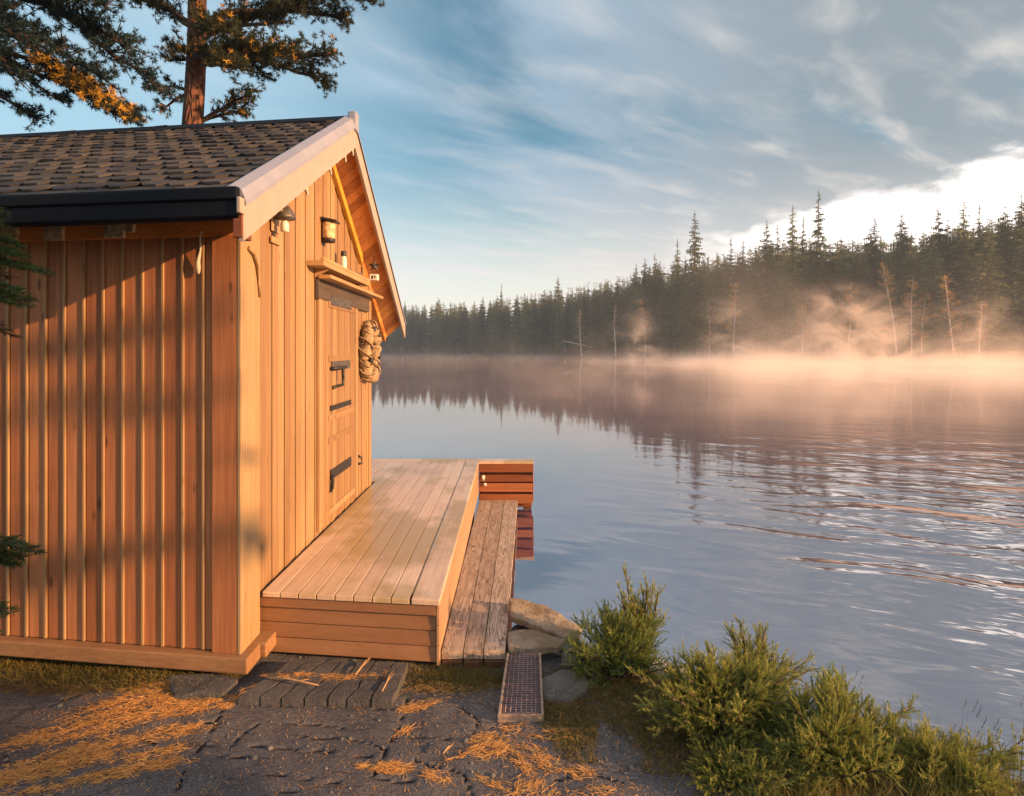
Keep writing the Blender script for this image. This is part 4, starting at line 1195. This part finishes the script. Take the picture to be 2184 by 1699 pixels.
juniper('juniper', 'pale drooping juniper branch spilling over the bare rock', (.95, 2.62, .17), [(-.18, -.06, .10, 8, .07, .10), (.05, -.08, .12, 14, .12, .10), (.25, -.05, .14, 12, .12, .08)], 'juniper_leaf', 43, .018)

# ------------------------------------------------------------------ grass, moss, reeds, needles (uncountable ground cover)
def in_front(x, y): return True
gb = MB(); r = random.Random(51)
for _ in range(17000):
    y = r.uniform(2.15, 3.3); x = r.uniform(.85, 2.9)
    d = sdist(SHORE, x, y)
    if d < .08 or d > 1.3: continue
    if x < 1.25 and r.random() > (x - .85) * 2.4: continue
    if nz(x * 3, y * 3, 1) < -.15 and r.random() < .8: continue
    z = ground_z(x, y) - .01
    blade(gb, Vector((x, y, z)), Vector((r.uniform(-.6, .6), r.uniform(-.6, .6), 1)), r.uniform(.05, .22), r.uniform(.0025, .005), r.random(), r.uniform(.2, 1.2), 3)
o = gb.build('grass', 'grass_blade'); tag(o, 'green and straw coloured grass along the lower right bank', None, None, 'stuff')
mbm = MB()
for _ in range(30000):
    if r.random() < .25:
        x = r.uniform(-3.3, -1.5); y = 3.42 + SK * (-1.49 - x) + r.gauss(-.10, .07); k = .055
    elif r.random() < .3:
        x = r.gauss(-.25, .22); y = r.gauss(3.40, .09); k = .028
    else:
        x = r.uniform(.15, 1.0); y = r.uniform(2.6, 3.5); k = .03
        if soil_at(x, y) + nz(x * 5, y * 5) * .5 < .42: continue
    if x > -1.3 and sdist(SHORE, x, y) < .1: continue
    blade(mbm, Vector((x, y, ground_z(x, y) - .004)), Vector((r.uniform(-1, 1), r.uniform(-1, 1), .8)), k * r.uniform(.5, 1.4), .004, r.random(), .6, 2)
o = mbm.build('moss', 'moss_blade'); tag(o, 'dull green moss and turf tufts between rock and timbers', None, None, 'stuff')
rb = MB()
for _ in range(340):
    x = 1.2 + 1.6 * r.random() ** .7; y = -.0
    y = interp([(q[0], q[1]) for q in SHORE[8:17]], x) - r.uniform(.0, .42)
    z = ground_z(x, y)
    H = r.uniform(.14, .34) * (.8 + .35 * (x - 1.2) / 1.2)
    blade(rb, Vector((x, y, z)), Vector((r.uniform(-.25, .55), r.uniform(-.3, .3), 1)), H, .0045, r.random(), r.uniform(0, .5), 4)
    if r.random() < .28:
        p = Vector((x, y, z)) + Vector((.03, 0, H * .95))
        for k_ in range(9): blade(rb, p + Vector((.003 * k_, 0, .006 * k_)), Vector((r.uniform(-.4, .5), r.uniform(-.3, .3), 1.2)), .018, .003, r.random())
o = rb.build('reeds', 'reed_blade'); tag(o, 'thin dark reeds and grass stalks standing against the water', None, None, 'stuff')
# fallen needles: drifts on the rock
PATCH = [  # centre x,y in photo pixels of the drift, radii in metres, angle, amount
    (300, 1490, .36, .085, .35, 2600), (200, 1540, .40, .075, .42, 2300), (150, 1605, .34, .075, .5, 2100), (90, 1635, .30, .06, .4, 1400), (330, 1600, .18, .035, .4, 500), (270, 1640, .26, .035, .35, 1300),
    (420, 1500, .22, .05, .25, 1200), (480, 1482, .16, .02, .2, 300), (380, 1550, .16, .05, .3, 600), (60, 1570, .12, .03, .3, 250), (340, 1460, .22, .04, .2, 700), (40, 1690, .2, .04, .3, 400),
    (640, 1452, .20, .022, .0, 750), (730, 1455, .20, .03, .1, 800), (820, 1448, .14, .035, .2, 500), (900, 1495, .14, .03, .35, 450), (860, 1550, .06, .02, .9, 120), (835, 1628, .10, .028, -.05, 600), (770, 1625, .05, .01, .0, 60),
    (1045, 1580, .11, .07, .2, 950), (990, 1600, .12, .015, .45, 120), (1130, 1610, .13, .07, -.6, 700), (1140, 1680, .09, .09, .9, 500), (930, 1645, .08, .03, -.4, 160), (1050, 1655, .09, .025, -.4, 200), (1060, 1695, .12, .03, .3, 260), (1230, 1640, .10, .04, -.2, 240), (1190, 1560, .2, .04, .0, 260), (1090, 1545, .08, .03, 0, 180), (930, 1460, .22, .05, 0, 260), (1010, 1470, .15, .02, .4, 60), (1280, 1690, .2, .05, 0, 220), (1110, 1480, .04, .02, .8, 30)]
dn_ = MB(); r = random.Random(61)
for (cx, cy, ra, rb_, an, n) in PATCH:
    Z = F * 1.80 / (cy - 747); c = px(cx, cy, Z)
    seed = cx * .013
    for _ in range(int(n * 1.6)):
        a = r.uniform(0, 6.283); q = math.sqrt(r.random()) * r.uniform(.6, 1.15)
        u, v = q * ra * math.cos(a), q * rb_ * 1.35 * math.sin(a)
        if nz(u * 14 + seed, v * 26, 2) < -.12 and r.random() < .9: continue
        if nz(u * 40 + seed, v * 70, 6) < -.05 and r.random() < .7: continue
        x = c.x + u * math.cos(an) - v * math.sin(an); y = c.y + u * math.sin(an) + v * math.cos(an)
        z = ground_z(x, y)
        if -1.40 < x < -.58 and 3.12 < y < 3.47: z = .276
        hp_ = .012 * max(0, 1 - q) * (1 if n > 500 else .4)
        an2 = an + r.gauss(0, .6)
        d = Vector((math.cos(an2), math.sin(an2), r.gauss(0, .12))) * r.choice((-1, 1))
        blade(dn_, Vector((x, y, z + .002 + hp_ * r.random())), d, r.uniform(.022, .052), .0032, r.random() ** 1.2, 0, 1, d.cross(Vector((r.uniform(-.5, .5), r.uniform(-.5, .5), 1))))
for _ in range(2600):
    x, y = r.uniform(-2.4, 1.0), r.uniform(2.2, 3.5)
    if sdist(SHORE, x, y) < .25 or y > Y0 - .1 and x < -1.3: continue
    a = r.uniform(0, 6.28); d = Vector((math.cos(a), math.sin(a), r.gauss(0, .08)))
    blade(dn_, Vector((x, y, ground_z(x, y) + .002)), d, r.uniform(.02, .05), .003, r.random(), 0, 1, d.cross(Vector((0, .2, 1))))
pb = MB()
for _ in range(420):
    x, y = r.uniform(-2.4, 1.3), r.uniform(2.2, 3.6)
    if sdist(SHORE, x, y) < .1 or y > Y0 - .1 and x < -1.3: continue
    q = r.uniform(.003, .010) * (1.6 if r.random() < .1 else 1); z = ground_z(x, y)
    pb.lathe([(q * .6, -q * .3), (q, .1 * q), (q * .75, q * .6), (q * .2, q * .75)], (x, y, z), 6, r.random())
po = pb.build('pebbles', 'grey_stone'); tag(po, 'small grey pebbles and grit scattered over the rock', None, None, 'stuff')
o = dn_.build('pine_needles', 'dry_needle'); tag(o, 'drifts of fallen orange pine needles on the dark rock', None, None, 'stuff')
# sticks
for (x0, y0, x1, y1, rad, lab, Zh) in ((575, 1447, 680, 1462, .006, 'pale dry stick lying along the slab step edge', .30), (758, 1440, 790, 1402, .0045, 'short pale twig lying across the slab step', .302), (815, 1475, 838, 1432, .004, 'thin twig leaning on the right end of the slab step', .285), (945, 1608, 965, 1590, .004, 'thin broken twig on bare rock left of the needle heap', .25)):
    Za = F * (CAMZ - Zh) / (y0 - 747); Zb = F * (CAMZ - Zh) / (y1 - 747)
    a, bq = px(x0, y0, Za), px(x1, y1, Zb); mb = MB()
    mb.tube([a, a.lerp(bq, .35) + Vector((.004, .006, .008)), a.lerp(bq, .7) + Vector((-.004, 0, .006)), bq], [rad, rad * 1.1, rad * .8, rad * .4], 7)
    mb.tube([a.lerp(bq, .5), a.lerp(bq, .7) + Vector((.02, .02, .01))], [rad * .6, rad * .3], 5)
    o = mb.build('stick', 'shelf_timber'); tag(o, lab, 'stick', 'dry sticks on the ground')

# ------------------------------------------------------------------ far shore forest
def shore_Z(xpx):
    return interp([(640, 262), (700, 258), (870, 243), (1100, 205), (1250, 172), (1400, 146), (1580, 126), (1750, 112), (1950, 101), (2184, 93), (2450, 92), (2700, 95)], xpx)
def sky_y(xpx):
    return interp([(640, 645), (870, 642), (1000, 640), (1100, 628), (1200, 610), (1300, 590), (1380, 565), (1450, 545), (1550, 535), (1650, 510), (1750, 500), (1850, 505), (1950, 492), (2050, 470), (2184, 455), (2500, 430)], xpx)
def spruce_mesh(seed, H=20.0, full=1.0, start=.12, detail=1.0, spire=.8):
    r = random.Random(seed); lf, tr = MB(), MB()
    wob = [r.uniform(-.25, .25) for _ in range(4)]
    def ctr(h): return Vector((wob[0] * math.sin(h * 3 + wob[2]), wob[1] * math.sin(h * 2.4), h * H))
    tr.tube([ctr(k / 10) for k in range(11)], [.17 * (1 - .93 * k / 10) + .012 for k in range(11)], 6)
    n = int(50 * detail)
    lobe = [r.uniform(.7, 1.2) for _ in range(7)]
    for i in range(n):
        h = start + (1 - start) * (i / n) ** .9 + r.uniform(-.006, .006)
        if h > .985: h = .985
        env = min((1 - h) ** spire * 4.3, 2.5) * full * (.55 + .45 * min(1, (h - start) / .18 + .25))
        m = 6 if h < .85 else 4
        a0 = r.uniform(0, 6.28)
        for k in range(m):
            if r.random() < .10: continue
            a = a0 + k * 6.283 / m + r.uniform(-.35, .35)
            Lb = max(.16, env * r.uniform(.55, 1.2) * lobe[int(a * 1.1) % 7])
            dr = Vector((math.cos(a), math.sin(a), 0)); sd_ = Vector((-dr.y, dr.x, 0))
            p0 = ctr(min(.99, h + r.uniform(-1, 1) * .9 / n)); up0 = .25 * (h - .35) + r.uniform(-.12, .12)
            shade = r.random() * .6
            sg = 5 if Lb > 1.0 else 3
            for j in range(sg):
                f0, f1 = (j + .25) / sg, (j + 1.25) / sg
                def P(f): return p0 + dr * Lb * f + Vector((0, 0, Lb * (up0 * f - .38 * f * f + .14 * f ** 3)))
                q0, q1 = P(f0), P(min(1.08, f1))
                wdt = (.60 * (1.15 - f0 * .7)) * min(1.0, Lb * .75 + .2)
                for s_ in (-1, 1):
                    if r.random() < .12: continue
                    t_ = q0 + dr * wdt * .6 + sd_ * s_ * wdt * r.uniform(.7, 1.2) + Vector((0, 0, -wdt * r.uniform(.2, .75)))
                    lf.add([q0, q1, t_], [(0, 1, 2)], min(1, shade + r.uniform(0, .4)))
                # hanging curtain
                if r.random() < .7:
                    lf.add([q0, q1, q0.lerp(q1, r.uniform(.3, .7)) + Vector((r.uniform(-.1, .1), r.uniform(-.1, .1), -wdt * r.uniform(.7, 1.3)))], [(0, 1, 2)], min(1, shade * .8 + r.uniform(0, .3)))
    # dead lower twigs
    for i in range(14):
        h = r.uniform(.03, start + .1); a = r.uniform(0, 6.28); p = ctr(h)
        tr.tube([p, p + Vector((math.cos(a), math.sin(a), -.2)) * r.uniform(.4, 1.3)], [.025, .006], 3, cap=False)
    return tr, lf
variants = []
for k, (H, full, st_, sp) in enumerate(((20, .95, .08, .80), (20, .85, .12, .85), (20, 1.12, .06, .74), (20, .85, .20, .72), (20, .66, .08, .92), (20, 1.05, .26, .62), (20, .6, .14, .9))):
    tr, lf = spruce_mesh(100 + k, H, full, st_, 1.0, sp)
    a = tr.build('trunk', 'spruce_bark'); c = lf.build('crown', 'spruce_needle')
    variants.append((a.data, c.data)); bpy.data.objects.remove(a); bpy.data.objects.remove(c)
def place_spruce(x, y, H, var, label, group='spruces along the far shore', name='spruce_tree', crownmat=None, wide=1.0, rr_=None):
    z = ground_z(x, y) - .15
    t_ = thing(name, label, 'tree', (x, y, z), group)
    sc = H / 20.0; t_.scale = (sc * wide, sc * wide, sc); t_.rotation_euler = (0, 0, (rr_ or rnd).uniform(0, 6.28))
    for nm, d in zip(('trunk', 'crown'), variants[var]):
        o = bpy.data.objects.new(nm, d); COL.objects.link(o); o.parent = t_
        if crownmat and nm == 'crown':
            o.material_slots[0].link = 'OBJECT'; o.material_slots[0].material = MATS[crownmat]
    return t_
def place_px(xp, ytop, back, var, label, **kw):
    Z = shore_Z(xp) + back; p = px(xp, ytop, Z)
    H = p.z - ground_z(p.x, p.y) + .15
    return place_spruce(p.x, p.y, H, var, label, **kw)
HERO = [(1745, 405, 9, 4, 'tallest slender spruce, its spire above all on the far shore'), (1480, 450, 8, 1, 'lone pointed spruce spire standing clear left of the bright sky'),
    (1692, 437, 10, 1, 'tall spruce just left of the tallest spire'), (1716, 462, 6, 4, 'shorter spruce squeezed beside the tallest spire'), (1635, 470, 8, 0, 'broad spruce with stepped top left of the tall spires'), (1660, 478, 12, 4, 'thin spruce right behind the broad stepped one'),
    (1868, 462, 7, 1, 'dark spruce over the leaning white birch'), (1922, 458, 8, 2, 'bulky spruce between two dark spires right of the birch'), (2000, 440, 9, 0, 'wide dark spruce at the right with flat shoulders'), (2058, 424, 8, 1, 'narrow spire near the right edge before the darkest trees'),
    (2090, 432, 10, 4, 'thin twin spire second from the right edge group'), (2142, 440, 6, 2, 'full dark spruce close to the right edge'), (2178, 415, 7, 2, 'darkest large spruce cut by the right edge'), (1560, 505, 8, 4, 'small thin spruce in the dip right of the lone spire'), (1447, 508, 8, 4, 'thin short spruce left of the lone pointed spire'),
    (1585, 512, 9, 1, 'middle sized spruce in the dip of the tree line'), (1398, 540, 8, 4, 'thin spire where the tree line starts to climb'), (1190, 588, 8, 0, 'rounded spruce above the low left tree line'), (1070, 604, 8, 4, 'lone thin spire above the distant left tree line'), (1375, 552, 9, 2, 'wide spruce top at the start of the climbing tree line')]
for h in HERO: place_px(h[0], h[1], h[2], h[3], h[4], wide=1.0)
r = random.Random(77)
GEN = 'dark spruce in the unbroken mass of the far shore forest'
n_ind = 0
xp = 690.0
while xp < 2225:
    Z = shore_Z(xp); stepm = 3.0 * F / Z
    for row in range(3):
        xx = xp + r.uniform(-.5, .5) * stepm; back = 2.5 + row * 5.5 + r.uniform(-1.5, 2.5)
        yt = sky_y(xx) + r.choice((0, 8, 12, 16, 22, 34)) * (75 / shore_Z(xx) + .25) * r.uniform(.5, 1.6) - r.random() ** 5 * 26 * 90 / Z
        if row == 0: yt += r.uniform(.05, .4) * (747 - yt) * r.random()
        if r.random() < .12: continue
        place_px(xx, yt, back, r.choice((0, 0, 1, 2, 2, 3, 5)), GEN, wide=r.uniform(.85, 1.25), rr_=r); n_ind += 1
    xp += stepm
print('individual spruces', n_ind)
for (x_, y_, H_, v_, lab) in ((10.0, -3.4, 13.0, 2, 'broad spruce on the near bank behind the viewpoint, nearest the water'), (13.0, -4.7, 14.0, 5, 'tall spruce on the near bank behind the viewpoint, second from the water'), (16.0, -6.0, 14.0, 2, 'spruce on the near bank behind the viewpoint, third from the water'), (10.8, -5.2, 12.0, 0, 'spruce on the near bank behind the viewpoint, farthest from the water')):
    place_spruce(x_, y_, H_, v_, lab, group='spruces on the near bank', wide=1.0)
# the wood behind them: one mass
fm_t, fm_c = MB(), MB()
low = [spruce_mesh(200 + k, 20, 1.1, .12, .45, .8) for k in range(3)]
for _ in range(720):
    xx = r.uniform(560, 2400); back = 16 + r.random() ** 1.3 * 62
    Z = shore_Z(xx) + back; yt = sky_y(xx) + r.uniform(2, 26)
    if xx > 2205: continue
    p = px(xx, yt, Z); g0 = ground_z(p.x, p.y); H = p.z - g0; sc = H / 20
    ca, sa_ = math.cos(xx), math.sin(xx)
    for src, dst in zip(low[r.randrange(3)], (fm_t, fm_c)):
        o_ = len(dst.v)
        dst.v.extend([(p.x + (v[0] * ca - v[1] * sa_) * sc * 1.1, p.y + (v[0] * sa_ + v[1] * ca) * sc * 1.1, g0 + v[2] * sc) for v in src.v])
        dst.f.extend([tuple(i + o_ for i in f) for f in src.f]); dst.t.extend(src.t); dst.sm.extend(src.sm)
ff = fm_c.build('far_forest', 'spruce_needle'); tag(ff, 'deep dark wood filling in behind the shore trees', None, None, 'stuff')
ft = fm_t.build('trunks', 'spruce_bark', ff); ft['kind'] = 'stuff'
# birches and slim trees at the waterline, orange sunlight painted into their crowns
def birch(xp, ytop, ybase_dx, label, mat='orange_lit_needle', back=.5, leafy_=260, bark='birch_bark', rad=.13, seed=0):
    Z = shore_Z(xp) + back; b0 = px(xp, 747, Z); g0 = ground_z(b0.x, b0.y)
    H = px(xp, ytop, Z).z - g0; lean = ybase_dx * Z / F
    t_ = thing('birch_tree', label, 'tree', (b0.x, b0.y, g0 - .1), 'pale slim trees at the far waterline'); rr_ = random.Random(seed + int(xp))
    def C(f): return Vector((b0.x + lean * f ** 1.3 + .15 * math.sin(f * 5 + seed), b0.y, g0 - .1 + f * H))
    tr, lf = MB(), MB(); tr.tube([C(k / 10) for k in range(11)], [rad * (1 - .8 * k / 10) for k in range(11)], 7)
    for i in range(34):
        f = rr_.uniform(.28, .98); a = rr_.uniform(0, 6.28); Lb = H * .17 * (1.15 - f) * rr_.uniform(.5, 1.2) + .3
        d = Vector((math.cos(a), math.sin(a), rr_.uniform(.1, .7))).normalized(); p = C(f); e = p + d * Lb
        tr.tube([p, p.lerp(e, .5) + Vector((0, 0, .08)), e], [.03, .018, .006], 4, cap=False)
        for _ in range(int(leafy_ / 34)):
            q = p.lerp(e, rr_.uniform(.3, 1.1)) + rvec(rr_) * rr_.uniform(.05, .45)
            for _ in range(2): blade(lf, q + rvec(rr_) * .1, rvec(rr_) + Vector((0, 0, -.3)), rr_.uniform(.18, .38), .12, rr_.random())
    part(tr, 'trunk', bark, t_); part(lf, 'crown', mat, t_)
BIR = [(1912, 560, -28, 'leaning white birch trunk, left of the right-hand birches', 240, .17), (1942, 590, 6, 'straight pale trunk just right of the leaning birch', 200, .12), (1964, 620, 12, 'shortest pale trunk between the right-hand birches', 160, .10), (2036, 585, -24, 'crooked white birch leaning left near the darkest trees', 200, .15),
    (1566, 600, 2, 'slim tree with straight trunk and painted sunlit crown in the middle shore', 600, .13), (1378, 640, -10, 'small tree with painted sunlit crown left of the middle trunk', 420, .10), (1512, 640, 0, 'thin bare trunk left of the straight slim tree', 90, .09), (1710, 650, 2, 'slender pale trunk under the tallest spruce', 260, .10), (1312, 650, 0, 'thin pale trunk at the edge of the far left forest', 70, .13), (1240, 660, -5, 'faint pale trunk far left along the misty shore', 70, .12), (2090, 640, 2, 'pale bare trunk before the darkest right-hand spruces', 60, .10), (1810, 600, 6, 'broad tree with painted sunlit crown in the mist right of centre', 900, .12)]
for k, (xp, yt, dx, lab, nl, rd) in enumerate(BIR): birch(xp, yt, dx, lab, leafy_=nl * 3, rad=rd * shore_Z(xp) / 90, seed=k)
# fallen trunk
Z = shore_Z(1240) - 1; a = px(1200, 727, Z); bq = px(1262, 741, Z); mb = MB(); mb.tube([a, a.lerp(bq, .5), bq], [.08, .14, .16], 7)
o = mb.build('fallen_trunk', 'birch_bark'); tag(o, 'pale fallen trunk slanting down to the misty far shore', 'log')

# ------------------------------------------------------------------ haze and mist
def box_obj(name, a, b_):
    mb = MB(); mb.box(a, b_); o = mb.build(name, None); recalc(o); return o
hz = box_obj('haze', (-500, -70, -2.6), (500, 420, 34))
m = bpy.data.materials.new('haze_air'); m.use_nodes = True; t = NT(m.node_tree); t.n.clear()
out = t.node('ShaderNodeOutputMaterial'); pv = t.node('ShaderNodeVolumePrincipled')
pv.inputs['Color'].default_value = (.62, .80, 1, 1); pv.inputs['Density'].default_value = .0006; pv.inputs['Anisotropy'].default_value = .2
t.l.new(pv.outputs[0], out.inputs['Volume']); hz.data.materials.append(m); tag(hz, 'thin morning haze over the lake and shores', None, None, 'stuff')
ms = box_obj('mist', (-130, 7.5, .02), (125, 262, 13))
m = bpy.data.materials.new('lake_mist'); m.use_nodes = True; t = NT(m.node_tree); t.n.clear()
out = t.node('ShaderNodeOutputMaterial'); pv = t.node('ShaderNodeVolumePrincipled')
p = t.pos(); x, y, z = t.sep(p)
n1 = t.noise(t.v('MULTIPLY', p, (.055, .055, .09)), 1.0, 3, .55)
n2 = t.noise(t.v('MULTIPLY', p, (.17, .17, .26)), 1.0, 4, .62, .9)
patch_ = t.ramp(n1, .38, .62, .12, 1.35)
low_ = t.m('MULTIPLY', patch_, t.m('MULTIPLY', t.m('POWER', 2.718, t.m('MULTIPLY', z, -1.5)), t.ramp(n2, .36, .64, .04, 1.8)))
plume = t.m('MULTIPLY', t.m('MULTIPLY', t.ramp(n1, .55, .70), t.ramp(n2, .40, .65)), t.m('POWER', 2.718, t.m('MULTIPLY', z, -.26)))
den = t.m('ADD', t.m('MULTIPLY', low_, t.ramp(t.m('SUBTRACT', x, t.m('MULTIPLY', y, .15)), -8, 42, .004, .105)), t.m('MULTIPLY', plume, t.ramp(x, -20, 40, .003, .028)))
for (cx_, cy_, r_, h_, lean_, am) in ((55, 92, 5.0, 7.0, -.45, .20), (23.5, 105, 2.6, 5.0, -.25, .10), (35, 98, 3.0, 5.5, .1, .12), (66, 88, 5.0, 3.5, .3, .12), (45, 95, 5.0, 3.0, .2, .10)):
    gx = t.m('DIVIDE', t.m('SUBTRACT', t.m('SUBTRACT', x, cx_), t.m('MULTIPLY', z, lean_)), r_); gy = t.m('DIVIDE', t.m('SUBTRACT', y, cy_), r_)
    e_ = t.m('ADD', t.m('ADD', t.m('MULTIPLY', gx, gx), t.m('MULTIPLY', gy, gy)), t.m('DIVIDE', z, h_))
    col_ = t.m('MULTIPLY', t.m('POWER', 2.718, t.m('MULTIPLY', e_, -1.0)), t.ramp(n2, .44, .62, .0, 1.6))
    den = t.m('ADD', den, t.m('MULTIPLY', col_, am * 1.7))
den = t.m('MULTIPLY', den, t.m('MULTIPLY', t.ramp(y, 7.5, 20), t.ramp(y, 20, 75, 1.7, 1.0)))
den = t.m('MULTIPLY', den, t.ramp(z, 8, 12.8, 1, 0))
t.put(pv.inputs['Density'], den); pv.inputs['Color'].default_value = (.98, .84, .74, 1); pv.inputs['Anisotropy'].default_value = .0
t.l.new(pv.outputs[0], out.inputs['Volume']); ms.data.materials.append(m); tag(ms, 'low morning mist drifting over the lake along the far shore', None, None, 'stuff')
try:
    m.cycles.volume_step_rate = 0.4
except Exception: pass
S.cycles.volume_step_rate = 1.0; S.cycles.volume_max_steps = 128; S.cycles.volume_bounces = 2
S.cycles.max_bounces = 8; S.cycles.diffuse_bounces = 4; S.cycles.use_denoising = True
S.cycles.sample_clamp_indirect = 6.0
